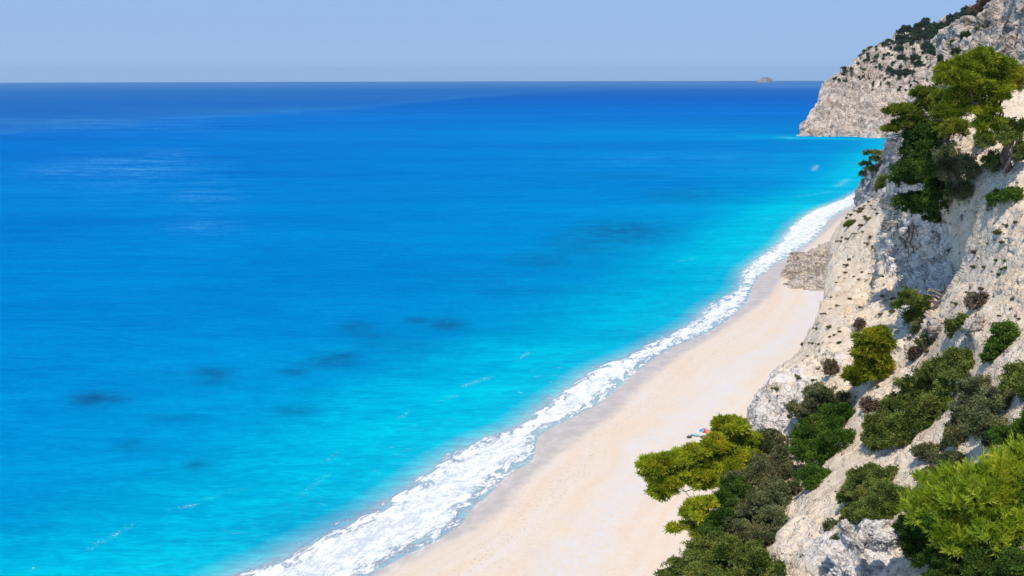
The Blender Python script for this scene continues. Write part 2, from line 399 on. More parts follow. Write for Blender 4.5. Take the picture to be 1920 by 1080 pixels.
col = m.ramp(lg, SEA)
# slicks and wind lanes
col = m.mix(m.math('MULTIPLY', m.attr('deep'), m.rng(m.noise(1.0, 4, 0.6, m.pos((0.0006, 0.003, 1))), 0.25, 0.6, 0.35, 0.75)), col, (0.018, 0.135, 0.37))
col = m.mix(m.math('MULTIPLY', m.attr('slick'), m.rng(m.noise(1.0, 5, 0.65, m.pos((0.002, 0.02, 1))), 0.42, 0.62, 0.0, 0.55)), col, (0.03, 0.21, 0.50))
lane = m.noise(1.0, 5, 0.6, m.pos((0.0009, 0.0045, 1)), 0.6)
col = m.mix(m.math('MULTIPLY', m.rng(lane, 0.40, 0.62), 0.30), col, (0.0, 0.085, 0.36))
rip = m.noise(1.0, 6, 0.68, m.pos((0.09, 0.42, 1)), 0.5)
rip2 = m.noise(1.0, 8, 0.78, m.pos((0.016, 0.075, 1)), 0.4)
rip4 = m.noise(1.0, 10, 0.82, m.pos((0.004, 0.016, 1)), 0.3)
rip3 = m.noise(1.0, 5, 0.7, m.pos((0.35, 1.35, 1)), 0.4)
chop = m.math('ADD', m.math('ADD', m.math('MULTIPLY', m.math('SUBTRACT', rip, 0.5), 0.9), m.math('MULTIPLY', m.math('SUBTRACT', rip3, 0.5), 1.15)), m.math('ADD', m.math('MULTIPLY', m.math('SUBTRACT', rip2, 0.5), 0.9), m.math('MULTIPLY', m.math('SUBTRACT', rip4, 0.5), 0.8)))
col = m.mix(m.rng(chop, 0.0, 0.20, 0.0, 0.75), col, m.mix(1.0, col, (1.0, 1.30, 1.12), 'MULTIPLY'))
col = m.mix(m.rng(chop, 0.0, -0.20, 0.0, 0.45), col, m.mix(1.0, col, (1.0, 0.66, 0.75), 'MULTIPLY'))
gl = m.math('MULTIPLY', m.attr('glint'), m.rng(chop, 0.0, 0.25)); col = m.mix(m.math('MULTIPLY', gl, 0.9, clamp=True), col, (0.10, 0.36, 0.58))  # sun glitter on the ripples, painted into the water colour
rf = m.math('MULTIPLY', m.attr('reef'), m.rng(m.noise(0.10, 5, 0.65), 0.30, 0.62, 0.25, 1.2))
col = m.mix(m.math('MULTIPLY', rf, 0.80, clamp=True), col, (0.004, 0.085, 0.20))
fv = m.attr('foam'); ou = m.attr('inside'); sw = m.attr('swash')
sv = m.n('ShaderNodeCombineXYZ'); m.put(sv.inputs[0], m.attr('along')); m.put(sv.inputs[1], m.math('MULTIPLY', m.attr('across'), 2.2))
sm = m.n('ShaderNodeMapping'); m.put(sm.inputs[0], sv.outputs[0]); sm.inputs['Scale'].default_value = (0.22, 0.22, 1)
sm2 = m.n('ShaderNodeMapping'); m.put(sm2.inputs[0], sv.outputs[0]); sm2.inputs['Scale'].default_value = (1.1, 1.1, 1)
lace = m.noise(1.0, 9, 0.72, sm.outputs[0], 0.8); lace2 = m.noise(1.0, 7, 0.75, sm2.outputs[0], 0.6)
ln = m.math('SUBTRACT', lace, 0.5); ln2 = m.math('SUBTRACT', lace2, 0.5)
lw = m.math('ADD', m.math('MULTIPLY', ln, 9.0), m.math('MULTIPLY', ln2, 3.5))
cover = m.rng(m.math('ADD', m.math('MULTIPLY', fv, 0.42), lw), -0.1, 1.0)              # where any foam lies
cwid = m.rng(m.noise(0.05, 3, 0.5), 0.3, 0.7, 1.6, 7.0)                                   # how wide the fresh white crest is
crest = m.rng(m.math('ADD', m.math('SUBTRACT', cwid, ou), m.math('MULTIPLY', lw, 1.3)), -1.5, 1.5)
edge2 = m.rng(m.math('ADD', m.math('SUBTRACT', 1.6, sw), m.math('MULTIPLY', lw, 0.8)), -0.6, 0.8)
second = m.rng(m.math('ABSOLUTE', m.math('SUBTRACT', m.noise(1.0, 3, 0.5, m.pos((0.11, 0.11, 1)), 1.5), 0.5)), 0.035, 0.012)   # older foam lines
web = m.math('MULTIPLY', m.rng(m.math('ADD', ln, m.math('MULTIPLY', ln2, 0.8)), -0.16, 0.08), 0.92)
white = m.math('MAXIMUM', m.math('MAXIMUM', crest, edge2), m.math('MAXIMUM', web, m.math('MULTIPLY', second, 0.7)))
fm = m.math('MULTIPLY', cover, m.rng(white, 0.0, 1.0, 0.70, 1.0))
fcol = m.mix(white, (0.66, 0.69, 0.72), (0.84, 0.86, 0.88))
ws = m.rng(m.math('ADD', m.attr('wisp'), m.math('MULTIPLY', m.math('SUBTRACT', m.noise(2.6, 5, 0.8), 0.5), 6.5)), 0.95, 1.7)
ws = m.math('MULTIPLY', ws, m.rng(m.attr('wisp'), 0.02, 0.3))
# scattered wisps in the shallows
wf = m.rng(m.noise(1.0, 8, 0.78, m.pos((0.10, 0.30, 1)), 1.2), 0.60, 0.72, 0.0, 0.40)
wf = m.math('MULTIPLY', wf, m.rng(fv, -22.0, -3.0))
allf = m.math('MAXIMUM', fm, m.math('MAXIMUM', ws, wf))
col2 = m.mix(allf, col, fcol)
hb = m.math('ADD', m.math('MULTIPLY', rip, 0.5), m.math('MULTIPLY', m.noise(1.0, 5, 0.7, m.pos((0.5, 1.4, 1))), 0.16))
hb = m.math('ADD', hb, m.math('MULTIPLY', m.math('MULTIPLY', fm, lace), 0.8))
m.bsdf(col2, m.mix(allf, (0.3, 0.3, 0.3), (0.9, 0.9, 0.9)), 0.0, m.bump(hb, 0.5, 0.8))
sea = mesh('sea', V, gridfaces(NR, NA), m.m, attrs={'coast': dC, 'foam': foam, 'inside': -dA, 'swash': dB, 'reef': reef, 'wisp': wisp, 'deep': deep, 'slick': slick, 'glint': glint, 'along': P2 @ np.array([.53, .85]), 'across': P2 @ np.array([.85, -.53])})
tag(sea, kind='structure')

# ------------------------------------------------------------------ beach and sea bed
NRb, NAb = 420, 520
Gb = polar(50, 1500, NRb, -50, 62, NAb); Pb = Gb.reshape(-1, 2)
sB = -pdist(Pb, SWASH); sW = -pdist(Pb, WET)
pb3 = np.column_stack([Pb, np.zeros(len(Pb))])
zb = np.where(sB < 0, 0.09 * sB - 0.02, 0.10 * np.minimum(sB, 8) + 0.022 * sB)
zb = np.clip(zb, -6, 2.4) + 0.16 * fbm(pb3, 7, 4) * sstep(3, 10, sB) + 0.05 * fbm(pb3, 1.6, 3) * sstep(4, 9, sB)
m = Mat('beach_sand')
w_ = m.attr('wet'); dB_ = m.attr('inland')
n1 = m.noise(0.12, 5, 0.6); n2 = m.noise(1.2, 6, 0.7); n3 = m.noise(6.0, 4, 0.7)
al = m.attr('along'); cv = m.n('ShaderNodeCombineXYZ'); m.put(cv.inputs[0], m.math('MULTIPLY', al, 0.022)); m.put(cv.inputs[1], m.math('MULTIPLY', dB_, 0.28))
strk = m.noise(1.0, 6, 0.6, cv.outputs[0], 0.8)
sand = m.mix(m.rng(n1, 0.35, 0.65), (0.71, 0.60, 0.475), (0.695, 0.595, 0.49))
sand = m.mix(m.rng(n2, 0.48, 0.66, 0, 0.6), sand, (0.66, 0.525, 0.39))
sand = m.mix(m.rng(strk, 0.45, 0.70, 0, 0.75), sand, (0.69, 0.55, 0.41))
sand = m.mix(m.rng(strk, 0.48, 0.30, 0, 0.5), sand, (0.68, 0.63, 0.58))
# pale shingle band high on the beach
dn = m.math('ADD', dB_, m.math('MULTIPLY', m.math('SUBTRACT', n1, 0.5), 16.0))
band = m.math('MULTIPLY', m.rng(dn, 16.0, 23.0), m.rng(dn, 30.0, 24.0))
band = m.math('MULTIPLY', band, m.rng(m.noise(0.9, 7, 0.75, None, 0.6), 0.36, 0.60))
sand = m.mix(m.math('MULTIPLY', band, 0.9), sand, (0.64, 0.62, 0.60))
trk = m.math('MULTIPLY', m.rng(dn, 7.5, 10.5), m.rng(dn, 15.0, 11.0))
foot = m.rng(m.voro(1.4), 0.28, 0.12)
sand = m.mix(m.math('MULTIPLY', m.math('MULTIPLY', trk, foot), 0.7), sand, (0.50, 0.38, 0.27))
peb = m.rng(m.noise(2.4, 3, 0.5), 0.73, 0.77, 0, 0.6); sand = m.mix(peb, sand, (0.34, 0.30, 0.27))
wetc = m.mix(m.rng(m.noise(0.35, 4, 0.6), 0.4, 0.65), (0.49, 0.435, 0.39), (0.57, 0.505, 0.45))
wf_ = m.rng(m.math('ADD', w_, m.math('MULTIPLY', m.math('SUBTRACT', m.noise(0.5, 4, 0.6), 0.5), 4.0)), -1.8, 2.2)
col = m.mix(wf_, wetc, sand)
# thin film of returning wave, with foam lines
film = m.rng(m.noise(1.0, 7, 0.75, m.pos((0.35, 0.35, 1)), 1.0), 0.545, 0.60, 0, 0.35)
film = m.math('MULTIPLY', film, m.rng(dB_, 3.0, 0.5)); col = m.mix(film, col, (0.8, 0.82, 0.84))
h = m.math('ADD', m.math('MULTIPLY', n2, 0.6), m.math('MULTIPLY', m.math('MULTIPLY', trk, foot), -0.5))
h = m.math('ADD', m.math('MULTIPLY', h, wf_), m.math('MULTIPLY', n3, 0.05))
m.bsdf(col, m.rng(wf_, 0, 1, 0.45, 0.95), m.rng(wf_, 0, 1, 0.18, 0.05), m.bump(h, 0.16, 0.8))
beach = mesh('beach', np.column_stack([Pb, zb]), gridfaces(NRb, NAb), m.m, attrs={'wet': sW, 'inland': sB, 'along': Pb @ np.array([.53, .85])})
tag(beach, kind='structure')

# ------------------------------------------------------------------ near hillside
class TPS:
    def __init__(s, pts):
        a = np.array(pts, float); X = a[:, :2] / 400.0; y = np.log(a[:, 2]); n = len(X)
        K = s.k(np.linalg.norm(X[:, None] - X[None], axis=2)); K += np.eye(n) * 0.002
        Pm = np.column_stack([np.ones(n), X]); A = np.zeros((n + 3, n + 3)); A[:n, :n] = K; A[:n, n:] = Pm; A[n:, :n] = Pm.T
        c = np.linalg.solve(A, np.concatenate([y, np.zeros(3)])); s.X = X; s.w = c[:n]; s.c = c[n:]
    def k(s, r): return np.where(r > 1e-9, r * r * np.log(r + 1e-12), 0)
    def __call__(s, px, py):
        px = np.asarray(px, float); sh = px.shape; q = np.column_stack([px.ravel(), np.asarray(py, float).ravel()]) / 400.0
        out = np.zeros(len(q))
        for i in range(0, len(q), 40000):
            r = np.linalg.norm(q[i:i + 40000, None] - s.X[None], axis=2)
            out[i:i + 40000] = s.k(r) @ s.w + s.c[0] + q[i:i + 40000] @ s.c[1:]
        return np.exp(out).reshape(sh)
HILL = TPS([(1700, 200, 88), (1800, 200, 80), (1920, 200, 76), (2150, 200, 66), (1895, 325, 68), (1740, 400, 80), (1700, 330, 88), (1700, 430, 88), (1740, 500, 82), (1790, 480, 74), (1840, 420, 69),
            (1920, 480, 60), (1920, 350, 66), (1660, 480, 94), (1650, 570, 85), (1700, 620, 74), (1630, 720, 70), (1500, 620, 88), (1540, 560, 92), (1600, 500, 100), (1620, 420, 108), (1640, 380, 112),
            (1450, 760, 77), (1480, 850, 69), (1550, 900, 60), (1500, 1000, 55), (1470, 1080, 51), (1300, 1080, 61), (1340, 950, 67), (1400, 820, 75), (1620, 840, 61), (1650, 760, 66), (1720, 680, 67), (1800, 600, 62),
            (1920, 600, 55), (1920, 700, 50), (1800, 800, 53), (1920, 800, 45), (1700, 900, 52), (1920, 900, 41), (1800, 1000, 43), (1920, 1080, 34), (1700, 1080, 42), (1600, 1080, 46), (1400, 1250, 46), (1700, 1300, 34),
            (2000, 1300, 24), (2150, 1080, 28), (2150, 700, 42), (2150, 450, 54), (1200, 1300, 56)])
XL = np.array([(150, 1720), (235, 1706), (300, 1704), (340, 1681), (370, 1646), (388, 1606), (400, 1597), (420, 1576), (440, 1562), (480, 1553), (520, 1550), (555, 1548), (600, 1528), (650, 1500),
               (700, 1453), (730, 1422), (760, 1408), (800, 1402), (850, 1398), (900, 1380), (950, 1345), (1000, 1305), (1050, 1268), (1080, 1250), (1200, 1180), (1300, 1130)], float)
WALL = np.array([(200, 1712), (300, 1704), (360, 1690), (420, 1664), (480, 1655), (540, 1648), (575, 1630), (600, 1600)], float)
def hill_depth(px, py):
    px = np.asarray(px, float); py = np.asarray(py, float)
    Y = HILL(px, py)
    wx = np.interp(py, WALL[:, 0], WALL[:, 1])
    back = sstep(2, -8, px - wx) * sstep(230, 330, py) * sstep(600, 560, py)      # the scree rib lies behind the rock wall's edge
    Y = Y * (1 + 0.32 * back)
    # hollow of the shaded wall
    hol = np.exp(-(((px - 1725) / 75) ** 2 + ((py - 500) / 85) ** 2) ** 1.6)
    Y = Y * (1 + 0.05 * hol * (1 - back))
    # gullies
    g1 = np.exp(-((px - (1590 - 0.62 * (py - 760))) / 24.0) ** 2) * sstep(700, 780, py) * sstep(1100, 1000, py)
    Y = Y * (1 + 0.035 * g1)
    return Y
NRh, NCh = 900, 420
pyv = np.linspace(170, 1300, NRh); uv = np.linspace(0, 1, NCh)
PY, U = np.meshgrid(pyv, uv, indexing='ij')
XLg = np.interp(PY, XL[:, 0], XL[:, 1]); PX = XLg + (2300 - XLg) * U ** 1.15
Yh = hill_depth(PX, PY)
edge = PX - XLg
Yh *= 1 + 0.07 * np.exp(-edge / 26.0)
Ph = at(PX, PY, Yh)
Nh = gridnormals(Ph); 
if (Nh[..., 2].mean()) < 0: Nh = -Nh
fl = Ph.reshape(-1, 3); fn = Nh.reshape(-1, 3)
pxf, pyf = PX.ravel(), PY.ravel()
def blob(px, py, rx, ry, rot=0):
    a = R(rot); dx = pxf - px; dy = pyf - py
    x = dx * math.cos(a) + dy * math.sin(a); y = -dx * math.sin(a) + dy * math.cos(a)
    return np.exp(-((x / rx) ** 2 + (y / ry) ** 2) ** 1.5)
rock = np.zeros(len(fl))
for b in [(1725, 490, 85, 95, 0, 1), (1470, 760, 70, 90, 30, .9), (1560, 680, 30, 40, 0, .6), (1715, 620, 55, 45, -40, .7), (1800, 640, 40, 25, 0, .6), (1590, 1040, 120, 70, 0, .8),
          (1480, 1010, 50, 80, 20, .5), (1900, 540, 35, 25, 0, .4), (1690, 330, 40, 90, 20, .8), (1600, 600, 25, 60, 20, .5), (1520, 560, 30, 30, 0, .4), (1700, 840, 50, 40, 0, .5), (1900, 440, 40, 60, 0, .3)]:
    rock = np.maximum(rock, b[5] * blob(*b[:5]))
rockn = np.clip(rock + 0.35 * fbm(fl, 9.0, 4) - 0.06, 0, 1)
big = fbm(fl, 14.0, 4) * 1.6
cr1, ce1, fc1 = cells((fl + 0.8 * np.column_stack([fbm(fl, 3, 2), fbm(fl + 50, 3, 2), fbm(fl + 90, 3, 2)])) * np.array([1, 1, .55]), 3.4, True)
cr2, ce2, fc2 = cells(fl * np.array([1, 1, .7]) + 0.3 * np.column_stack([fbm(fl, 1, 2)] * 3), 1.3, True)
rid = fbm(fl, 4.0, 5, 0.55, True)
# gully furrows run down the slope
disp = big + rockn * (0.9 * rid + 1.5 * fc1 + 0.35 * sstep(0, 0.10, ce1) - 0.35 + 0.55 * fc2 + 0.7 * fbm(fl * np.array([1, 1, .45]), 1.8, 4, .6, True)) + (1 - rockn) * (0.35 * fbm(fl, 3.5, 4) + 0.12 * fc2 + 0.45 * fc1 * sstep(-.1, .25, fbm(fl, 11, 2)))
near_s = np.clip(Yh.ravel() / 60.0, 0.35, 1.25)
disp = disp * near_s * 0.8 + near_s * (0.07 + 0.25 * rockn) * fbm(fl, 1.3, 4, 0.6, True) + 0.05 * near_s * (0.5 - cells(fl, 0.55)[0])
fl = fl + fn * disp[:, None] * 0.75
hillP = fl.reshape(NRh, NCh, 3).copy()
# far side: fold back and down to the beach behind the visible edge
K = 7; C0 = np.array([0, 0, H]); back = []
for j in range(K, 0, -1):
    q = C0 + (hillP[:, 0] - C0) * (1 + 0.035 * j ** 1.2)
    q[:, 2] = q[:, 2] - (j / K) ** 1.5 * (q[:, 2] + 3); back.append(q)
full = np.concatenate([np.stack(back, 1), hillP], 1)
rk = np.concatenate([np.repeat(rockn.reshape(NRh, NCh)[:, :1], K, 1), rockn.reshape(NRh, NCh)], 1)
hs = mesh('hillside', full.reshape(-1, 3), gridfaces(NRh, NCh + K), M['earth'], attrs={'rock': rk.ravel()})
tag(hs, kind='structure')
def hill(px, py):
    """a point on the real hillside surface under picture point px,py"""
    i = int(np.clip(np.searchsorted(pyv, py), 0, NRh - 1)); xl = np.interp(py, XL[:, 0], XL[:, 1])
    u = max(0.0, (px - xl) / (2300 - xl)) ** (1 / 1.15); j = int(np.clip(round(u * (NCh - 1)), 0, NCh - 1))
    return hillP[i, j]
def hy(px, py): return float(hill(px, py)[1])

# ------------------------------------------------------------------ patches of cliff in the distance
def patch(name, rows, mat, nr, nc, disp_f, fold=0.05, foldn=6, zfoot=-3, attrs=None, toprow=True):
    """rows: list of (py, [(px,Y),...]) with the same count of points in each; first point of a row is the outer silhouette"""
    rows = sorted(rows, key=lambda r: -r[0]); k = len(rows[0][1]); ys = np.array([r[0] for r in rows], float)
    A = np.array([r[1] for r in rows], float)
    t = np.linspace(0, 1, nr); src = np.linspace(0, 1, len(rows)); uu = np.linspace(0, 1, nc); us = np.linspace(0, 1, k)
    py = np.interp(t, src, ys)
    gx = np.stack([np.interp(t, src, A[:, i, 0]) for i in range(k)], 1); gy = np.stack([np.interp(t, src, A[:, i, 1]) for i in range(k)], 1)
    X = np.stack([np.interp(uu, us, gx[i]) for i in range(nr)]); Y = np.stack([np.interp(uu, us, gy[i]) for i in range(nr)])
    # soften the kinks of the interpolation
    for _ in range(6):
        Y[1:-1] = (Y[:-2] + 2 * Y[1:-1] + Y[2:]) / 4; Y[:, 1:-1] = (Y[:, :-2] + 2 * Y[:, 1:-1] + Y[:, 2:]) / 4
    P = at(X, np.repeat(py[:, None], nc, 1), Y)
    N = gridnormals(P); N = np.where((N * (P - C0)).sum(2, keepdims=True) > 0, -N, N)
    f = P.reshape(-1, 3); d = disp_f(f); P2_ = (f + N.reshape(-1, 3) * d[:, None]).reshape(nr, nc, 3)
    cols = []
    for j in range(foldn, 0, -1):
        q = C0 + (P2_[:, 0] - C0) * (1 + fold * j); q[:, 0] += fold * j * 60
        cols.append(q)
    full = np.concatenate([np.stack(cols, 1), P2_], 1)
    if toprow:
        tops = []
        for j in range(1, foldn + 1):
            q = C0 + (full[-1] - C0) * (1 + fold * j); q[:, 2] -= (j * fold) * 40; tops.append(q)
        full = np.concatenate([full, np.stack(tops, 0)], 0)
    o = mesh(name, full.reshape(-1, 3), gridfaces(full.shape[0], full.shape[1]), mat)
    tag(o, kind='structure'); o['_p'] = 0; del o['_p']
    def look(px, py_):
        i = int(np.clip(np.interp(-py_, -py, np.arange(nr)), 0, nr - 1)); j = int(np.argmin(np.abs(X[i] - px))); return P2_[i, j]
    return look
def rockdisp(big, bs, mid, ms, small, ss):
    def f(p):
        c1, e1, f1 = cells((p + np.column_stack([fbm(p, ms * 2, 2)] * 3) * ms * 0.6) * np.array([1, 1, .6]), ms, True); c2, e2, f2 = cells(p, ss, True)
        return big * fbm(p * np.array([1, 1, 0.6]), bs, 5, 0.55) + mid * (0.8 * fbm(p * np.array([1, 1, 0.5]), ms * 1.5, 4, 0.55, True) + 1.3 * f1) + small * (f2 * 1.3 + fbm(p, ss, 3))
    return f
# the headland across the bay
sil = [(270, 1490), (262, 1494), (255, 1500), (240, 1500), (225, 1510), (205, 1524), (185, 1538), (165, 1550), (148, 1562), (130, 1582), (112, 1604), (95, 1634), (82, 1664), (72, 1684), (62, 1708), (50, 1748), (38, 1785), (25, 1820), (10, 1860), (-20, 1920)]
rows = []
for (y, x) in sil:
    bk = max(0, 262 - y)
    k0 = 1185 + bk * 1.5
    xs = np.linspace(x, 2080, 6)
    rows.append((y, [(xx, k0 + (12 if i == 0 else 0) - (xx - 1500) * 0.18) for i, xx in enumerate(xs)]))
headland = patch('headland', rows, M['headland'], 460, 520, lambda p: rockdisp(17, 75, 8, 26, 3.2, 8)(p * np.array([1, 1, .7])), fold=0.03)
# grey limestone spur above the far end of the beach
sil = [(430, 1594), (400, 1597), (385, 1600), (365, 1605), (345, 1614), (325, 1626), (305, 1639), (285, 1650), (270, 1658), (262, 1668), (256, 1685), (250, 1705)]
rows = [(y, [(xx, 500 - (xx - 1600) * 1.05 + max(0, 400 - y) * 0.25) for xx in np.linspace(x, 1860, 5)]) for (y, x) in sil]
spur = patch('limestone_spur', rows, M['spur'], 320, 360, rockdisp(6, 34, 2.4, 11, 0.8, 3.5), fold=0.03)
# upper cliff behind the pines
sil = [(400, 1690), (330, 1700), (290, 1702), (262, 1706), (240, 1722), (220, 1738), (200, 1746), (150, 1752), (110, 1752), (90, 1756), (75, 1766), (62, 1778), (50, 1796), (38, 1822), (26, 1842), (12, 1854), (0, 1864), (-20, 1880), (-60, 1920), (-140, 2010)]
rows = [(y, [(xx, 235 - (xx - 1700) * 0.30 + max(0, 330 - y) * 0.20) for xx in np.linspace(x, 2320, 5)]) for (y, x) in sil]
cliff = patch('upper_cliff', rows, M['cliff'], 560, 520, rockdisp(7, 34, 2.2, 9, 0.9, 2.6), fold=0.03)
# layered outcrop standing on the beach
sil = [(556, 1450), (545, 1454), (532, 1458), (515, 1466), (498, 1474), (486, 1486), (477, 1504), (470, 1526), (462, 1552), (456, 1590), (440, 1610)]
rows = [(y, [(xx, 311 + max(0, 548 - y) * 0.50 - (xx - 1460) * 0.06 + (8 if i == 0 else 0)) for i, xx in enumerate(np.linspace(x, 1720, 6))]) for (y, x) in sil]
outc = patch('rock_shelf', rows, M['block'], 260, 420, rockdisp(3.0, 22, 1.5, 7, 0.6, 2.4), fold=0.03)

# ------------------------------------------------------------------ foliage
def leafmesh(blobs, kind, dens, rng, size=1.0, up=0.35):
    """blobs: (centre, (rx,ry,rz)); returns V,F,tint"""
    P = []; D = []; T = []
    for c, r in blobs:
        c = np.asarray(c); r = np.asarray(r); rm = r.mean()
        area = 4 * PI * rm * rm
        cl = {'needle': 0.30, 'leaf': 0.30, 'plume': 0.55, 'far': 1.0}[kind] * size
        n = max(6, int(area / (cl * cl) * 1.25 * dens))
        d = rng.normal(size=(n, 3)); d /= np.linalg.norm(d, axis=1)[:, None]
        d[:, 2] = np.where(d[:, 2] < -0.45, -d[:, 2] * 0.6, d[:, 2])
        lump = perlin(d * 2.1 + c * 0.37)                      # uneven outline, gaps between boughs
        rad = (0.80 + (0.55 if kind != 'needle' else 0.75) * lump) * rng.uniform(0.45, 1.16, n) ** 0.6
        cc = c + d * r * rad[:, None]
        keep = (lump > -0.42) | (rng.rand(n) < 0.3); cc = cc[keep]; d = d[keep]; n = len(cc)
        if kind == 'leaf': cc = cc + rng.normal(size=cc.shape) * cl * 0.35 * (rng.rand(len(cc), 1) < .35)
        k = {'needle': 13, 'leaf': 24, 'plume': 30, 'far': 9}[kind]
        off = rng.normal(size=(n, k, 3)) * cl * (0.30 if kind != 'needle' else 0.20)
        if kind == 'plume':      # needles set along a shoot
            ax = d * 0.8 + rng.normal(size=(n, 3)) * 0.35 + np.array([0, 0, 0.75]); ax /= np.linalg.norm(ax, axis=1)[:, None]
            off = ax[:, None] * rng.uniform(-0.1, 1.0, (n, k, 1)) * size * 1.0 * rng.uniform(.5, 1.4, (n, 1, 1)) + rng.normal(size=(n, k, 3)) * 0.03 * size
        pos = cc[:, None] + off
        dr = (d[:, None] * 0.7 + rng.normal(size=(n, k, 3)) * 0.6 + np.array([0, 0, up])) if kind != 'plume' else ax[:, None] * 1.1 + rng.normal(size=(n, k, 3)) * 0.42
        tn = np.clip(rng.normal(0.5, 0.2, (n, 1)) + (0.9 * perlin(cc * 0.9 / size) + rng.normal() * .12)[:, None] + rng.normal(0, 0.16, (n, k)) , 0, 1)
        P.append(pos.reshape(-1, 3)); D.append(dr.reshape(-1, 3)); T.append(tn.ravel())
    P = np.vstack(P); D = np.vstack(D); T = np.concatenate(T); D /= np.linalg.norm(D, axis=1)[:, None]
    n = len(P)
    L, W = {'needle': (0.27, 0.050), 'leaf': (0.118, 0.052), 'plume': (0.42, 0.034), 'far': (0.8, 0.42)}[kind]
    L = L * size * rng.uniform(0.5, 1.6, n)[:, None]; W = W * size * rng.uniform(0.7, 1.3, n)[:, None]
    S = np.cross(D, rng.normal(size=(n, 3))); S /= np.linalg.norm(S, axis=1)[:, None] + 1e-9
    V = np.stack([P - S * W * .3, P + D * L * .45 - S * W, P + D * L, P + D * L * .45 + S * W], 1) if kind != 'needle' else \
        np.stack([P - S * W * .6, P + D * L - S * W * .5, P + D * L + S * W * .5, P + S * W * .6], 1)
    Fc = np.arange(n * 4).reshape(-1, 4)
    return V.reshape(-1, 3), Fc, np.repeat(T, 4)
def limb(a, b, rng, bend=0.12, n=6, sag=0.0):
    a = np.asarray(a, float); b = np.asarray(b, float); t = np.linspace(0, 1, n)[:, None]
    L = np.linalg.norm(b - a); P = a + (b - a) * t
    P[1:-1] += rng.normal(size=(n - 2, 3)) * L * bend * 0.4
    P += np.sin(t * PI) * np.array([0, 0, -sag * L])
    return P
SEED = [100]
def pblobs(bl, Yd=None, dep=0.9, push=0.25, grow=1.28):
    """picture ellipses at the hillside's own distance (or Yd) as world ellipsoids"""
    out = []
    for b in bl:
        px, py, rx, ry = b[:4]
        Y = (b[4] if len(b) > 4 else None) or Yd or hy(px, min(py + ry * 0.5, 1290))
        if Y < 200 and px > np.interp(py, XL[:, 0], XL[:, 1]):
            Y = min(Y, hy(px, py) - 0.25 * dep * (rx + ry) / 2 * Y / F)
        x, fw, dn = _ray(px, py); k = Y / fw * grow; rxw = rx * k; rzw = ry * k
        rd = dep * (rxw + rzw) / 2
        c = at(px, py, Y - (0 if (Yd or len(b) > 4) else rd * push)); out.append((c, (rxw, rd, rzw)))
    return out
def plant(name, label, cat, bl, kind, mat, base=None, Yd=None, dens=1.0, size=1.0, trunk=None, limbs=0, group=None, bare=0, dep=0.9, cname='foliage', up=0.35, split=True, tname='trunk'):
    SEED[0] += 1; rng = np.random.RandomState(SEED[0])
    B = pblobs(bl, Yd, dep, grow=1.10 if kind == 'needle' else 1.30)
    if base is None:
        lo = min(B, key=lambda q: q[0][2] - q[1][2]); base = hill(bl[0][0], bl[0][1] + bl[0][3])
        base = np.array([B[0][0][0], B[0][0][1] + B[0][1][1] * 0.4, min(b[0][2] - b[1][2] * 0.7 for b in B)])
    elif len(base) == 2: base = hill(*base).copy()
    base = np.asarray(base, float)
    # break each ellipsoid in lumps
    if split:
        B2 = []
        for c, r in B:
            B2.append((c, np.array(r) * (0.78 if kind == 'needle' else 0.80))); nl = 24 if kind == 'needle' else 15
            for _ in range(nl):
                d = rng.normal(size=3); d /= np.linalg.norm(d); d[2] = abs(d[2]) * 0.9 if rng.rand() < .6 else d[2]
                B2.append((c + d * np.array(r) * rng.uniform(0.62, 0.92), np.array(r) * rng.uniform(0.16, 0.36)))
    else: B2 = B
    root = empty(name, base); tag(root, label, cat, group)
    V, Fc, T = leafmesh(B2, kind, dens, rng, size, up)
    mesh(cname, V - base, Fc, mat, root, smooth=False, attrs={'tint': T})
    if kind == 'plume':
        V, Fc, T = leafmesh([(c, np.array(r) * 0.86) for c, r in B], 'leaf', 0.9, rng, size * 1.1, 0.2)
        mesh('inner_foliage', V - base, Fc, M['green'], root, smooth=False, attrs={'tint': T})  # darker leaf colour inside paints the shaded gaps between shoots
    paths = []; rads = []
    tr = trunk or 0.10; Bc = np.mean([b[0] for b in B], 0)
    for i, (c, r) in enumerate(B):
        mid = base + (Bc - base) * 0.45
        if i == 0: P = limb(base - np.array([0, 0, 0.3]), c, rng, 0.08, 9)
        else:
            P = limb(trunkP[2 + i % 4], c, rng, 0.12, 8)
        if i == 0: trunkP = P
        paths.append(P); rads.append(np.linspace(tr, tr * .3, 9) if i == 0 else np.linspace(tr * .42, tr * 0.12, 8))
        for _ in range(limbs):
            q = P[rng.randint(3, 6)]; d = rng.normal(size=3); d[2] = abs(d[2]) * .6
            e = c + d / np.linalg.norm(d) * np.array(r) * 0.85
            e = q + (e - q) * 0.7; paths.append(limb(q, e, rng, 0.12, 6)); rads.append(np.linspace(tr * 0.25, tr * 0.06, 6))
        for _ in range(bare):
            d = rng.normal(size=3); d[2] = -abs(d[2]) * .5; q = P[rng.randint(3, 6)]
            e = q + d / np.linalg.norm(d) * np.array(r) * rng.uniform(.4, .8) * (1.35 if mat is M['olive'] else 1)
            paths.append(limb(q, e, rng, 0.25, 5)); rads.append(np.linspace(tr * 0.14, tr * 0.03, 5))
    V, Fc = tubes(paths, rads, 6)
    mesh(tname, V - base, Fc, M['dead'] if mat in (M['olive'], M['mid']) else M['bark'], root)
    return root

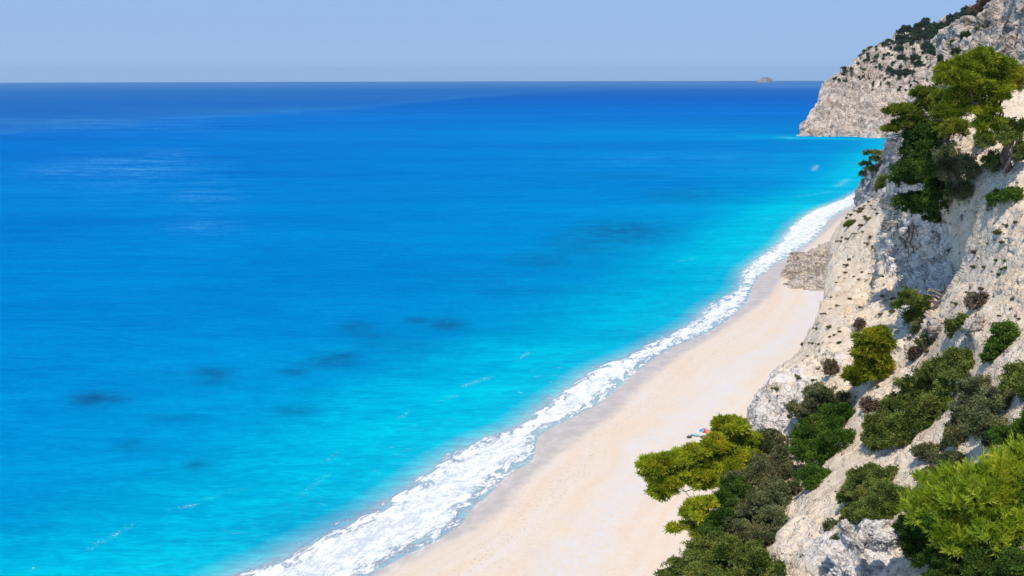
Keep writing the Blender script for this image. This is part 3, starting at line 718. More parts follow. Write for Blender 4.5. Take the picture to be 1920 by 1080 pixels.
# --- the big pine at the upper right
plant('pine_tree', 'tall umbrella pine with bent dark trunk on the slope below the upper cliff', 'tree',
      [(1850, 128, 42, 22, 67), (1800, 132, 38, 22, 67), (1890, 150, 26, 22, 67), (1820, 165, 48, 22, 67), (1858, 178, 42, 22, 67), (1800, 190, 30, 20, 67), (1825, 212, 40, 18, 67), (1862, 240, 34, 16, 67), (1795, 155, 34, 20, 66), (1838, 112, 24, 14, 67),
       (1902, 140, 16, 12, 67)],
      'needle', M['pine3'], base=(1898, 326), trunk=0.36, limbs=2, bare=2, dens=0.8, dep=1.0, cname='crown', size=0.85)
# --- wind swept pines left of it
plant('pine_tree', 'wind-swept pine with flat layered boughs leaning out over the grey spur', 'tree',
      [(1735, 178, 24, 9, 80), (1690, 212, 26, 10, 80), (1712, 222, 20, 8, 80), (1700, 237, 26, 6, 80), (1672, 246, 16, 4, 80), (1745, 200, 26, 12, 80)],
      'needle', M['pine2'], base=(1765, 262), trunk=0.35, limbs=3, bare=5, dens=0.8, cname='crown', up=0.5)
plant('pine_tree', 'thin dark pine standing between the umbrella pine and the dense dark evergreens', 'tree',
      [(1775, 225, 26, 26, 74), (1790, 250, 30, 20, 72), (1765, 190, 16, 16, 76)], 'needle', M['pine2'], base=(1785, 292), trunk=0.2, limbs=4, bare=6, dens=0.5, cname='crown')
plant('evergreen_tree', 'dense dark green evergreen tree rising above the blue-grey rock wall', 'tree',
      [(1718, 326, 34, 16, 70), (1690, 322, 14, 12, 72), (1712, 312, 22, 20, 78), (1745, 300, 28, 24, 77), (1722, 262, 24, 26, 80), (1745, 262, 28, 26, 79), (1715, 290, 22, 20, 80)], 'leaf', M['dark'], base=(1745, 330), dens=1.0, cname='crown', size=1.15)
plant('evergreen_tree', 'dark evergreen hanging over the shaded rock wall, lowest of the dark cluster', 'tree',
      [(1735, 330, 40, 34, 78), (1708, 385, 28, 16, 79), (1735, 395, 34, 26, 78), (1700, 340, 22, 26, 80), (1760, 365, 30, 30, 74)], 'leaf', M['dark'], base=(1745, 395), dens=1.0, cname='crown', size=1.15, bare=3)
plant('evergreen_shrub', 'grey-green wispy shrub right of the dark evergreens, over twisting tree shadows', 'shrub',
      [(1790, 330, 30, 32, 71), (1800, 368, 24, 20, 71), (1775, 300, 26, 22, 72)], 'leaf', M['olive'], base=(1792, 380), dens=0.65, bare=8, size=1.0)
plant('shrub', 'olive green shrub at the foot of the tall umbrella pine trunk, left side', 'shrub', [(1866, 312, 18, 18), (1848, 268, 20, 12)], 'leaf', M['mid'], dens=0.6, bare=3)
plant('shrub', 'leafy green shrub right of the tall umbrella pine trunk at the picture edge', 'shrub', [(1905, 245, 26, 14, 66), (1890, 262, 22, 12, 66), (1918, 300, 14, 26, 72.6)], 'leaf', M['mid'], dens=0.8, bare=2)
plant('shrub', 'bright green rounded shrub below the tall umbrella pine trunk', 'shrub', [(1872, 380, 17, 15), (1898, 376, 19, 14)], 'leaf', M['green'], dens=1.1)
# --- middle slope
plant('pine_tree', 'young bright yellow-green pine growing low on the pale rib above the beach', 'tree',
      [(1635, 688, 28, 24), (1638, 655, 30, 20), (1630, 640, 30, 20), (1650, 632, 16, 14), (1630, 668, 34, 18), (1615, 705, 30, 22), (1650, 690, 18, 24), (1600, 712, 18, 16)], 'needle', M['pine3'], base=(1640, 720), Yd=69, trunk=0.14, dens=1.0, cname='crown', up=0.2)
plant('shrub', 'green shrub on the broken ledge beside the fallen dead branches', 'shrub', [(1705, 572, 26, 22, 72), (1735, 585, 14, 20, 72), (1715, 600, 16, 16, 72)], 'leaf', M['mid'], dens=0.8, bare=8, base=(1715, 610))
plant('shrub', 'dark straggling shrub hanging under the ledge with dead branches', 'shrub', [(1722, 630, 16, 22, 72), (1740, 650, 18, 20, 71)], 'leaf', M['olive'], dens=0.45, bare=12, base=(1735, 640))
plant('shrub', 'small green shrub tucked beside a grey rounded rock on the scree', 'shrub', [(1787, 620, 12, 14), (1803, 612, 12, 14)], 'leaf', M['mid'], dens=0.7, bare=4)
plant('shrub', 'green bushy shrub on the pale scree near the right edge, middle height', 'shrub', [(1885, 635, 18, 22), (1868, 655, 16, 16), (1858, 672, 14, 12)], 'leaf', M['green'], dens=0.8)
plant('dry_shrub', 'brown dry round shrub below the dead branches ledge', 'shrub', [(1720, 670, 14, 14)], 'leaf', M['dry'], dens=0.9, bare=4)
plant('dry_shrub', 'brown dry bush on the rocky rib left of the young bright pine', 'shrub', [(1557, 698, 11, 16)], 'leaf', M['dry'], dens=0.9, bare=3)
plant('dry_shrub', 'grey-brown dry bush on the rib above and left of the young bright pine', 'shrub', [(1610, 615, 8, 12)], 'leaf', M['dry'], dens=0.7, bare=2)
plant('dry_shrub', 'straw coloured dry bush on the upper right scree', 'shrub', [(1832, 572, 14, 14)], 'leaf', M['dry'], dens=0.4, bare=5)
plant('dry_shrub', 'greyish dry bush in the gully beside the olive juniper', 'shrub', [(1628, 768, 12, 14), (1650, 768, 10, 10)], 'leaf', M['dry'], dens=0.6, bare=3)
# --- diagonal band of scrub
plant('scrub_bush', 'long dense green bush climbing diagonally up the scree in the right half', 'bush',
      [(1800, 680, 26, 20), (1765, 705, 34, 22), (1730, 735, 36, 24), (1795, 715, 34, 24), (1700, 765, 36, 24), (1755, 770, 38, 26), (1665, 800, 34, 22), (1715, 805, 38, 24), (1640, 830, 24, 22), (1680, 830, 30, 20)],
      'leaf', M['mid'], dens=0.95, bare=1, size=0.95, dep=0.8)
plant('scrub_bush', 'olive-grey bush right of the long diagonal bush', 'bush',
      [(1835, 740, 34, 28), (1870, 770, 38, 30), (1815, 785, 34, 28), (1860, 815, 36, 26), (1800, 830, 34, 24)], 'leaf', M['olive'], dens=0.95, bare=4, size=0.85, dep=0.8)
plant('scrub_bush', 'green bush at the right edge above the pale bare strip', 'bush', [(1905, 712, 26, 22), (1935, 730, 30, 26), (1890, 740, 18, 14)], 'leaf', M['mid'], dens=0.9, size=0.85)
plant('scrub_bush', 'grey-green tangled bush in the hollow left of the bright feathery conifer', 'bush',
      [(1745, 860, 28, 24), (1780, 880, 32, 26), (1740, 905, 24, 20), (1765, 915, 24, 18)], 'leaf', M['olive'], dens=0.75, bare=6, size=0.75, dep=0.8)
plant('scrub_bush', 'fresh green bush at the right edge above the bright feathery conifer', 'bush', [(1912, 812, 22, 20), (1885, 830, 26, 20), (1940, 800, 26, 26)], 'leaf', M['green'], dens=0.9, size=0.75)
plant('scrub_bush', 'deep green small bush on the left flank of the bright feathery conifer', 'bush', [(1765, 900, 18, 16, 51), (1790, 918, 18, 16, 50)], 'leaf', M['green'], dens=0.9, size=0.7)
# --- lower middle
plant('juniper_bush', 'dark green juniper with a deep shadowed underside above the bare earth gully', 'bush',
      [(1535, 820, 40, 30), (1570, 790, 30, 26), (1530, 860, 40, 30), (1525, 905, 28, 22), (1575, 830, 26, 24), (1510, 830, 24, 26)], 'leaf', M['green'], dens=1.0, size=0.95, dep=0.8)
plant('juniper_bush', 'olive juniper above the dark green one, against the white crags', 'bush', [(1545, 755, 32, 22), (1510, 780, 28, 20), (1530, 740, 22, 14), (1575, 768, 14, 14)], 'leaf', M['olive'], dens=0.85, bare=4, size=0.95)
plant('juniper_bush', 'grey twiggy bush between the leaning yellow-green pine and the crags', 'bush', [(1440, 835, 30, 24), (1458, 862, 22, 18), (1420, 850, 20, 18)], 'leaf', M['olive'], dens=0.7, bare=10, size=0.9)
plant('scrub_bush', 'olive bush just behind the white foreground boulders', 'bush',
      [(1640, 905, 40, 30), (1605, 940, 32, 28), (1665, 945, 36, 30), (1635, 975, 36, 26), (1600, 975, 24, 20)], 'leaf', M['mid'], dens=0.95, bare=3, size=0.72, dep=0.8)
plant('scrub_bush', 'small shaded grey bush left of the white foreground boulders', 'bush', [(1558, 1000, 14, 20), (1570, 1030, 12, 18)], 'leaf', M['olive'], dens=0.5, bare=8, size=0.7)
# --- leaning pine, bottom left of the land
plant('pine_tree', 'leaning yellow-green pine reaching out over the beach with bare lower twigs', 'tree',
      [(1370, 805, 34, 20, 70.7), (1388, 862, 30, 18, 69.5), (1375, 890, 30, 16, 68.6), (1310, 850, 26, 14, 69.2), (1322, 905, 34, 14, 68.6), (1265, 888, 36, 20, 68.4),  (1340, 838, 30, 19, 69.7), (1385, 832, 34, 22, 70.7), (1283, 866, 34, 19, 68.8), (1345, 865, 44, 24, 69.7), (1235, 875, 36, 20, 67.9), (1300, 895, 44, 22, 68.8), (1245, 905, 32, 20, 67.9), (1345, 900, 30, 18, 69.7), (1236, 925, 22, 12, 67.9), (1222, 892, 22, 14, 67.9)],
      'needle', M['pine'], base=at(1412, 975, 70.5), trunk=0.15, limbs=0, bare=1, dens=1.3, cname='crown', up=0.5)
plant('pine_tree', 'small yellow-green pine sprays poking out under the leaning pine', 'tree',
      [(1325, 948, 20, 12, 63.5), (1288, 965, 12, 7, 64), (1312, 972, 16, 9, 63), (1302, 952, 18, 12, 65), (1330, 985, 26, 14, 63.2), (1292, 990, 20, 8, 64.1), (1318, 1005, 24, 12, 63.2), (1262, 993, 12, 5, 64.1)],
      'needle', M['pine'], base=(1400, 1040), trunk=0.12, limbs=1, bare=9, dens=0.75, cname='crown')
plant('juniper_bush', 'large grey-green juniper spilling down the slope behind the leaning pine', 'bush',
      [(1440, 900, 46, 34, 68.8), (1400, 925, 40, 32, 66), (1465, 940, 38, 34, 65), (1425, 965, 46, 34, 62.2), (1390, 985, 40, 26, 61.3), (1460, 990, 34, 30, 59.4), (1420, 1010, 44, 30, 58.5), (1390, 905, 30, 26, 67.9)],
      'leaf', M['olive'], dens=0.95, bare=4, size=0.9, dep=0.9, base=(1450, 1010))
plant('evergreen_shrub', 'dark green shaded shrub in the hollow directly beneath the leaning pine crown', 'shrub',
      [(1378, 925, 24, 22, 65), (1352, 945, 22, 20, 64.1), (1368, 970, 30, 24, 62.2), (1335, 1010, 24, 20, 60.3), (1345, 985, 22, 18, 61.3)], 'leaf', M['dark'], base=(1430, 1010), dens=1.0, size=0.85, bare=4)
plant('juniper_bush', 'low dark grey-green juniper along the bottom edge beside the beach', 'bush',
      [(1340, 1035, 44, 24, 57.5), (1395, 1050, 44, 30, 54.7), (1295, 1060, 34, 16, 59.4), (1350, 1075, 50, 24, 54.7), (1420, 1080, 36, 34, 50), (1270, 1085, 30, 14, 59.4), (1370, 1110, 60, 24, 50)],
      'leaf', M['mid'], dens=0.95, bare=3, size=0.85, dep=0.9, base=(1420, 1130))
# --- bright feathery conifer, bottom right
plant('feathery_conifer', 'bright yellow-green feathery conifer filling the bottom right corner', 'tree',
      [(1900, 890, 34, 28, 40), (1850, 922, 34, 28, 40), (1900, 930, 54, 46, 39), (1800, 935, 46, 34, 40), (1760, 950, 40, 30, 41), (1840, 960, 54, 44, 39), (1780, 985, 52, 34, 40), (1890, 1010, 60, 44, 38), (1820, 1020, 54, 34, 39), (1740, 975, 30, 28, 41), (1955, 880, 34, 36, 39)],
      'plume', M['plume'], base=at(1850, 1130, 38), trunk=0.14, limbs=2, bare=1, dens=0.85, cname='crown', size=0.62, up=0.7, dep=1.1)
plant('scrub_bush', 'vivid green leafy bush between the white boulders and the feathery conifer', 'bush', [(1725, 1020, 34, 30, 42), (1740, 1050, 34, 24, 41.5), (1705, 995, 20, 22, 42)], 'leaf', M['green'], dens=1.2, size=0.75)
plant('scrub_bush', 'dark shaded bush under the feathery conifer at the bottom edge', 'bush', [(1800, 1065, 50, 30, 40), (1870, 1070, 50, 28, 38), (1920, 1080, 50, 30, 37), (1780, 1095, 40, 20, 39)], 'leaf', M['dark'], dens=1.1, size=0.75)

# --- distant pines on the grey spur
plant('pine_tree', 'tiny flat-topped pine on the rim of the grey spur over the turquoise water', 'tree', [(1637, 290, 16, 5, 470), (1640, 302, 10, 6, 470)], 'leaf', M['mid'], base=at(1650, 312, 478), trunk=0.4, dens=0.7, size=3.2, cname='crown', split=False)
plant('pine_tree', 'tiny pine just below the flat-topped one on the grey spur rim', 'tree', [(1624, 311, 11, 5, 474), (1632, 320, 9, 6, 472)], 'leaf', M['mid'], base=at(1636, 330, 478), trunk=0.35, dens=0.7, size=3.2, cname='crown', split=False)
plant('shrub', 'small dark shrub on the outer edge of the grey spur, below two tiny pines', 'shrub', [(1618, 330, 6, 7, 478)], 'leaf', M['mid'], base=at(1620, 338, 482), dens=0.7, size=2.6, split=False)
plant('shrub', 'upright dark shrub on the lower face of the grey spur', 'shrub', [(1657, 345, 12, 14, 425), (1652, 358, 9, 12, 428)], 'leaf', M['mid'], base=at(1655, 368, 432), dens=0.9, size=2.4, split=False)

# --- top of the upper cliff
plant('dry_shrub', 'brown dry shrub on the skyline at the top of the upper cliff', 'shrub', [(1845, 18, 14, 14, 268), (1832, 26, 12, 10, 270)], 'leaf', M['dry'], base=at(1845, 38, 272), dens=0.8, size=2.0)
plant('shrub', 'green round shrub at the top edge of the picture on the upper cliff', 'shrub', [(1868, 0, 14, 10, 268)], 'leaf', M['mid'], base=at(1868, 14, 270), dens=0.9, size=2.0)
for i, (px, py, rx, ry) in enumerate([(1790, 88, 12, 7), (1812, 72, 10, 6), (1838, 60, 8, 5), (1768, 120, 8, 10), (1795, 100, 10, 5)]):
    c = cliff(px, py)
    plant('shrub', 'olive shrub rooted in the pale upper cliff left of the skyline shrubs', 'shrub', [(px, py, rx * .8, ry, float(c[1]) - 1)], 'leaf', M['far'], base=c, dens=0.55, size=2.0, group='shrubs on the upper cliff')

# ------------------------------------------------------------------ headland scrub
rngH = np.random.RandomState(5)
def farbush(name, label, cat, spots, group=None, mat='far', kind=None, nm='foliage'):
    B = []
    for (px, py, rx, ry) in spots:
        c = headland(px, py).copy(); k = c[1] / 1680.0
        B.append((c + np.array([0, -1.0, ry * k * .3]), (rx * k, rx * k * .8, ry * k)))
    V, Fc, T = leafmesh(B, 'far', 0.62, rngH, 2.1, 0.3)
    b = B[0][0]
    o = mesh(name, V, Fc, M[mat], None, smooth=False, attrs={'tint': T}, origin=b)
    tag(o, label, cat, group, kind); return o
ridge = []
for t in np.linspace(0, 1, 46):
    px = 1690 + t * 160; yb = np.interp(px, [1680, 1700, 1740, 1780, 1820, 1860], [80, 72, 66, 54, 40, 26])
    for k in range(3):
        ridge.append((px + rngH.normal() * 3, yb + k * 8 + rngH.normal() * 3, rngH.uniform(5, 9), rngH.uniform(4, 7)))
farbush('scrubland', 'dark green wooded scrub covering the skyline ridge of the headland', 'scrub', ridge, kind='stuff')
for i, (px, py, r1, r2) in enumerate([(1735, 54, 7, 7), (1751, 52, 7, 6), (1784, 40, 8, 7), (1811, 27, 8, 7), (1795, 34, 7, 6)]):
    farbush('ridge_tree', 'round tree crown standing proud of the wooded headland ridge', 'tree', [(px, py + 4, r1, r2), (px + 2, py + 8, r1 * .8, r2 * .8)], 'trees on the headland ridge')
for lab, sp in [('dark green scrub patch on the headland just below the wooded ridge', [(1738, 95, 12, 9), (1752, 100, 10, 10), (1745, 112, 9, 10)]),
                ('tall oval scrub patch in the middle of the headland slope', [(1714, 122, 10, 12), (1718, 112, 8, 8), (1722, 128, 8, 8)]),
                ('small scrub patch left of the tall oval one on the headland', [(1686, 104, 9, 6), (1690, 120, 8, 7)]),
                ('lowest dark scrub patch on the headland slope', [(1700, 146, 14, 8), (1712, 148, 9, 8), (1680, 146, 10, 6)]),
                ('slanting scrub patch on the headland left of the lowest one', [(1668, 140, 7, 8), (1662, 152, 7, 6)]),
                ('tiny scrub clump on the headland skyline halfway down', [(1655, 84, 7, 4), (1664, 80, 6, 4)]),
                ('scrub tuft low on the headland skyline', [(1583, 138, 5, 4)]),
                ('scrub tuft on the headland skyline above the lowest tuft', [(1622, 106, 4, 3)])]:
    farbush('scrub_patch', lab, 'scrub', sp, 'scrub patches on the headland')
tiny = []
for _ in range(170):
    py = rngH.uniform(80, 175); x0 = np.interp(-py, [-165, -130, -95, -72], [1552, 1584, 1636, 1686])
    px = x0 + rngH.rand() ** 1.1 * (1760 - x0)
    tiny.append((px, py, rngH.uniform(1.2, 3.0), rngH.uniform(1.0, 2.2)))
farbush('low_scrub', 'sparse low scrub dotting the upper headland rock', 'scrub', tiny, kind='stuff')

# ------------------------------------------------------------------ small tufts
def tuft_proto(seed, mat, kind='leaf'):
    rng = np.random.RandomState(seed)
    B = [(np.array([0, 0, .30]), (.5, .5, .34))] + [(np.array([rng.normal() * .3, rng.normal() * .3, rng.uniform(.2, .5)]), (.26, .26, .2)) for _ in range(4)]
    V, Fc, T = leafmesh(B, kind, 0.8, rng, 0.75, 0.6)
    o = mesh('tuft', V, Fc, mat, None, smooth=False, attrs={'tint': T}); return o
protos = [tuft_proto(s, M[k]) for s, k in ((1, 'tuft'), (2, 'dry'), (3, 'green'), (4, 'mid'))]
pused = [False] * 4
def tuft(px, py, k, rpx, group, label, name, cat='shrub'):
    p = hill(px, py); s = rpx * p[1] / 1600.0 / 0.62
    o = protos[k]
    if pused[k]: o = o.copy(); COL.objects.link(o)
    pused[k] = True
    o.location = (p[0], p[1], p[2] - 0.12 * s); o.rotation_euler = (0, 0, random.random() * 6.28); o.scale = (s, s, s * random.uniform(.8, 1.15)); o.name = name
    tag(o, label, cat, group)
random.seed(11)
SP = [(1594, 428, 12), (1604, 421, 7), (1632, 418, 8), (1626, 412, 5), (1598, 408, 5), (1613, 405, 5), (1620, 400, 6), (1646, 398, 4), (1640, 392, 4), (1625, 392, 4), (1634, 384, 4), (1649, 404, 4), (1662, 395, 3),
      (1620, 430, 6), (1622, 440, 6), (1632, 450, 6), (1625, 460, 5), (1646, 443, 5), (1641, 470, 6), (1634, 463, 5), (1608, 445, 5), (1592, 452, 6), (1578, 456, 5), (1579, 448, 4), (1568, 455, 3), (1590, 412, 4),
      (1646, 476, 5), (1588, 500, 6), (1591, 490, 5), (1587, 515, 5), (1602, 524, 4), (1612, 532, 5), (1633, 518, 4), (1619, 515, 4), (1571, 535, 3), (1560, 560, 3)]
for (x, y, r) in SP:
    k = 3 if r > 10 else (0 if random.random() < .7 else 1)
    tuft(x, y, k, r * 0.9, 'dry tufts on the scree rib', 'small olive-brown tuft on the steep scree rib above the rock shelf', 'scree_tuft')
for (x, y, r) in [(1575, 576, 6), (1594, 566, 4), (1598, 577, 4), (1548, 596, 4), (1533, 620, 4), (1554, 617, 5), (1571, 619, 4), (1555, 633, 3), (1562, 630, 3), (1497, 648, 6), (1520, 645, 5), (1535, 650, 4),
                  (1574, 645, 6), (1498, 712, 6), (1505, 720, 5), (1468, 745, 6), (1452, 762, 5), (1477, 695, 5), (1615, 585, 4), (1522, 712, 4), (1540, 590, 3), (1513, 668, 3), (1547, 668, 3), (1530, 690, 3)]:
    tuft(x, y, 0 if random.random() < .5 else 1, r, 'tufts on the rocky rib', 'small dry tuft on the pale rocky rib between beach and young pine', 'rib_tuft')
for (x, y, r) in [(1880, 445, 9), (1882, 460, 6), (1889, 428, 5), (1908, 425, 5), (1868, 492, 5), (1882, 492, 5), (1884, 506, 7), (1877, 509, 5), (1871, 519, 5), (1836, 481, 7), (1805, 475, 6), (1857, 462, 4),
                  (1847, 506, 5), (1830, 508, 6), (1838, 548, 7), (1818, 555, 6), (1872, 595, 4), (1868, 610, 5), (1795, 575, 6), (1770, 560, 5), (1897, 565, 5), (1863, 560, 3), (1815, 600, 5), (1910, 600, 4),
                  (1655, 710, 5), (1650, 735, 5), (1648, 780, 4), (1860, 400, 4), (1740, 665, 6), (1700, 610, 5), (1690, 555, 7), (1672, 560, 6), (1672, 585, 7), (1650, 590, 5), (1655, 560, 4)]:
    k = 2 if 480 < y < 525 and x > 1860 else (1 if random.random() < .5 else 0)
    tuft(x, y, k, r, 'tufts on the upper scree', 'small tuft on the broad pale scree right of the shaded rock wall', 'slope_tuft')

# ------------------------------------------------------------------ loose stones
def stones():
    rng = np.random.RandomState(21); V = []; Fc = []; base = 0
    ico = np.array([(0, 0, 1), (.89, 0, .45), (.28, .85, .45), (-.72, .53, .45), (-.72, -.53, .45), (.28, -.85, .45), (.72, .53, -.45), (-.28, .85, -.45), (-.89, 0, -.45), (-.28, -.85, -.45), (.72, -.53, -.45), (0, 0, -1)])
    fi = [(0, 1, 2), (0, 2, 3), (0, 3, 4), (0, 4, 5), (0, 5, 1), (1, 6, 2), (2, 7, 3), (3, 8, 4), (4, 9, 5), (5, 10, 1), (2, 6, 7), (3, 7, 8), (4, 8, 9), (5, 9, 10), (1, 10, 6), (11, 7, 6), (11, 8, 7), (11, 9, 8), (11, 10, 9), (11, 6, 10)]
    for _ in range(2600):
        py = rng.uniform(260, 1080); xl = np.interp(py, XL[:, 0], XL[:, 1]); px = rng.uniform(xl + 4, 1990)
        p = hill(px, py); s = (0.03 + 0.16 * rng.rand() ** 5) * (0.7 + p[1] / 110)
        V.append(ico * rng.uniform(.6, 1.3, 3) * s * rng.uniform(.8, 1.2, (12, 1)) + p + np.array([0, 0, s * .2])); Fc += [(a + base, b + base, c + base) for a, b, c in fi]; base += 12
    V = np.vstack(V); o = mesh('loose_stones', V, np.array(Fc), M['cliff'], smooth=False)
    tag(o, 'pale loose stones strewn over the hillside', 'stones', kind='stuff')
stones()

# ------------------------------------------------------------------ rocks that stand on the slope
def rockobj(name, label, c, r, seed, mat, sub=5, sharp=0.5, cat='rock', tilt=(0, 0, 0), group=None):
    import bmesh
    bm = bmesh.new(); bmesh.ops.create_icosphere(bm, subdivisions=sub, radius=1)
    P = np.array([v.co[:] for v in bm.verts]); Fc = np.array([[v.index for v in f.verts] for f in bm.faces]); bm.free()
    off = seed * 13.7
    c1, e1, g1 = cells(P + off, 0.75, True); c2, e2, g2 = cells(P + off + 30, 0.28, True)
    d = 1 + sharp * (0.55 * fbm(P + off, 1.1, 4, .6) + 0.50 * g1 + 0.20 * g2 + 0.10 * fbm(P + off, .2, 3, .6, True))
    Q = P * d[:, None] * np.asarray(r)
    o = mesh(name, Q, Fc, mat, smooth=True, origin=None); o.location = c; o.rotation_euler = tuple(R(a) for a in tilt)
    tag(o, label, cat, group); return o
def rk_at(px, py, Y, rx, ry, *a, **k):
    x, fw, dn = _ray(px, py); s = Y / fw; return rockobj(a[0], a[1], at(px, py, Y), (rx * s, (rx + ry) / 2 * s, ry * s), *a[2:], **k)
BO = M['boulder']; YO = hy(1650, 1030) - 2.6
rk_at(1655, 1124, YO + 1.2, 106, 84, 'rock_outcrop', 'broad craggy white outcrop at the bottom edge of the picture', 3, BO, sub=7, sharp=0.95)
rk_at(1648, 1006, YO - 1.3, 32, 24, 'boulder', 'rounded white boulder on the highest part of the bottom outcrop', 8, BO, sub=6, sharp=0.8)
rk_at(1590, 1010, YO - 1.6, 13, 34, 'pointed_rock', 'white pointed rock fin leaning at the left of the bottom outcrop', 5, BO, sub=6, sharp=0.8, tilt=(0, -28, 0))
rk_at(1682, 986, YO - 1.4, 6, 15, 'pointed_rock', 'thin white rock spike at the right end of the bottom outcrop top', 12, BO, sub=5, sharp=0.7, tilt=(0, -8, 0))
rk_at(1612, 1012, YO - 1.6, 8, 12, 'boulder', 'small white knob between rock fin and rounded boulder', 17, BO, sub=5, sharp=0.7)
rk_at(1826, 618, hy(1826, 618) - .4, 18, 22, 'boulder', 'grey rounded rock half buried in the scree right of a small green shrub', 21, M['cliff'], sub=5, sharp=0.5)
rk_at(1755, 622, hy(1755, 622) - .4, 20, 18, 'boulder', 'blocky brownish rock under the fallen dead branches', 25, M['cliff'], sub=5, sharp=0.6)

# ------------------------------------------------------------------ fallen dead tree on the ledge
def dead_tree():
    b = hill(1745, 590) + np.array([0, -1.5, 0.3]); rng = np.random.RandomState(9); Y = b[1]
    root = empty('dead_tree', b); tag(root, 'fallen bleached dead tree with forked bare branches on the broken ledge', 'dead tree')
    p = lambda x, y, dy=0: at(x, y, Y + dy) - b
    paths = [[p(1732, 625, 2), p(1742, 600, 1), p(1752, 582), p(1768, 560, -.5), p(1776, 548, -1)]]
    V, Fc = tubes(paths, [np.array([.30, .28, .24, .18, .08])], 8); mesh('trunk', V, Fc, M['dead'], root)
    br = [[(1756, 576), (1748, 568), (1738, 566)], [(1762, 566), (1750, 558), (1738, 556)], [(1768, 558), (1752, 550), (1740, 548), (1738, 556)], [(1738, 547), (1752, 546), (1764, 550)],
          [(1768, 558), (1772, 548), (1770, 536)], [(1752, 582), (1770, 575), (1778, 585), (1780, 600), (1772, 615), (1765, 625)], [(1770, 575), (1790, 574), (1800, 580)], [(1790, 574), (1800, 568), (1806, 586)]]
    for q in br:
        P = np.array([p(x, y, rng.normal() * .4) for x, y in q]); V, Fc = tubes([P], [np.linspace(.12, .05, len(P))], 6); mesh('branch', V, Fc, M['dead'], root)
dead_tree()
def roots():
    b = hill(1690, 440) + np.array([0, -.6, 0]); root = empty('hanging_roots', b); tag(root, 'tangle of bare brown roots hanging down the left edge of the shaded rock wall', 'roots')
    rng = np.random.RandomState(4)
    for k in range(11):
        x = 1672 + rng.rand() * 55; y = 415 + rng.rand() * 12; L = rng.uniform(35, 95); pts = []
        for t in np.linspace(0, 1, 7):
            q = hill(x, y + L * t) + np.array([-.25, -.35, 0]) - b; pts.append(q); x += rng.normal() * 3.5
        V, Fc = tubes([pts], [np.linspace(.075, .02, 7)], 5); mesh('root', V, Fc, M['bark'] if k % 3 else M['dead'], root)
roots()

# ------------------------------------------------------------------ islet on the horizon
def islet():
    D = 17600.0; c = at(1434, 155, D); c[2] = 0
    n = 70; xs = np.linspace(-1, 1, n); X, Yg = np.meshgrid(xs, xs, indexing='ij')
    r = np.sqrt(X ** 2 + Yg ** 2); q = np.column_stack([X.ravel() * 3, Yg.ravel() * 3, np.zeros(n * n)])
    prof = np.interp(X.ravel(), [-1, -.55, -.35, -.1, .1, .3, .5, .62, .8, 1], [0, .02, .35, .75, 1.0, .85, .8, .5, .22, 0])
    z = prof * sstep(1.0, .5, np.abs(Yg).ravel()) * (1 + .6 * fbm(q, .8, 5)) * 95 * sstep(1.0, .8, r.ravel()) - 3
    o = mesh('islet', np.column_stack([X.ravel() * 215, Yg.ravel() * 160, z]), gridfaces(n, n), rock_mat('islet_rock', (.36, .31, .29), (.30, .27, .26), (.17, .16, .15), 0.02, bumpd=.3)); o.location = c
    tag(o, kind='structure')
islet()

# ------------------------------------------------------------------ umbrella and towels on the beach
def simple(name, col, rough=.8):
    m = Mat(name); m.bsdf(m.mix(m.rng(m.noise(9, 3), .3, .7), col, tuple(c * .85 for c in col)), rough, .2); return m.m
def parasol():
    b = ground(1318, 823, 1.55); b[2] = np.interp(0, [0, 1], [1.55, 1.55])
    root = empty('beach_umbrella', b); tag(root, 'red and blue panelled beach umbrella open on the sand behind the leaning pine', 'umbrella')
    V, Fc = tubes([[(0, 0, -.3), (0.06, 0, 1.0), (.12, 0, 2.25)]], [.025], 8); mesh('pole', V, Fc, simple('pole_white', (.7, .7, .7), .4), root)
    n = 8; rings = [0.0, .35, .7, 1.0]; cols = [(.75, .02, .06), (.04, .28, .72), (.02, .48, .62), (.75, .02, .06), (.80, .35, .03), (.04, .28, .72), (.05, .40, .12), (.70, .60, .05)]
    for k in range(n):
        Vv = []; seg = 4
        for r in rings:
            for s in range(seg + 1):
                a = 2 * PI * (k + 2.3 + s / seg) / n; rad = 1.15 * r * (1 - .05 * math.sin(PI * s / seg)); Vv.append((.12 + rad * math.cos(a), rad * math.sin(a), 2.2 - .62 * r ** 1.7))
        mesh('canopy_panel', np.array(Vv), gridfaces(len(rings), seg + 1), simple('canopy_%d' % k, cols[k], .7), root)
    V, Fc = tubes([[(.12, 0, 2.18), (.12, 0, 2.32)]], [.03], 6); mesh('finial', V, Fc, simple('finial_plastic', (.7, .7, .7)), root)
parasol()
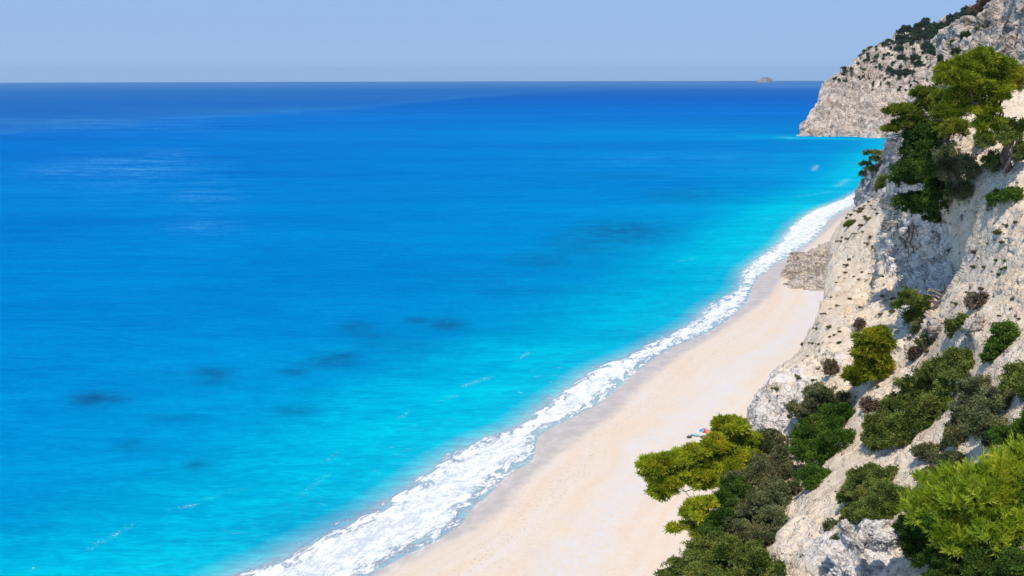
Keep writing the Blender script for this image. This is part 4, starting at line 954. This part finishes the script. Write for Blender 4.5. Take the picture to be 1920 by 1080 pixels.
def towel(px, py, w, l, col, label, rot):
    b = ground(px, py, 1.5); n = 14; xs, ys = np.meshgrid(np.linspace(-w / 2, w / 2, n), np.linspace(-l / 2, l / 2, n), indexing='ij')
    q = np.column_stack([xs.ravel(), ys.ravel(), np.zeros(n * n)]); z = .12 + .05 * fbm(q, .5, 2)
    V = np.vstack([np.column_stack([q[:, :2], z + .03]), np.column_stack([q[:, :2], z])]); f = gridfaces(n, n)
    e = [];  idx = np.arange(n * n).reshape(n, n)
    for L in (idx[0], idx[-1], idx[:, 0], idx[:, -1]):
        for i in range(n - 1): e.append((L[i], L[i + 1], L[i + 1] + n * n, L[i] + n * n))
    o = mesh('beach_towel', V, np.vstack([f, f + n * n, np.array(e)]), simple('towel_' + label[:4], col, .95)); o.location = b; o.rotation_euler = (0, 0, rot); tag(o, label, 'towel')
towel(1302, 818, 0.9, 1.8, (.22, .50, .52), 'turquoise beach towel spread on the sand beside the umbrella', 1.2)
def bag():
    b = ground(1291, 822, 1.5); o = rockobj('beach_bag', 'dark slumped bag lying beside the turquoise towel', b + np.array([0, 0, .2]), (.55, .35, .24), 2, simple('bag_cloth', (.10, .09, .10)), sub=4, sharp=.25, cat='bag')
    V, Fc = tubes([[(-.25, 0, .2), (-.12, .02, .42), (.12, .02, .42), (.25, 0, .2)]], [.03], 6); mesh('strap', V, Fc, simple('strap_cloth', (.12, .10, .10)), o)
bag()

# ------------------------------------------------------------------ air
def haze():
    x0, x1, y0, y1, z0, z1 = -36000, 36000, -300, 34000, -12, 420
    V = np.array([(x, y, z) for x in (x0, x1) for y in (y0, y1) for z in (z0, z1)], float)
    Fc = [(0, 1, 3, 2), (4, 6, 7, 5), (0, 4, 5, 1), (2, 3, 7, 6), (0, 2, 6, 4), (1, 5, 7, 3)]
    mm = bpy.data.materials.new('air'); mm.use_nodes = True; t = mm.node_tree; t.nodes.clear()
    o_ = t.nodes.new('ShaderNodeOutputMaterial'); v = t.nodes.new('ShaderNodeVolumePrincipled')
    v.inputs['Color'].default_value = (.60, .83, 1.0, 1); v.inputs['Density'].default_value = 0.000023; v.inputs['Anisotropy'].default_value = 0.2
    t.links.new(v.outputs[0], o_.inputs['Volume'])
    o = mesh('haze', V, np.array(Fc), mm, smooth=False); tag(o, kind='stuff')
haze()
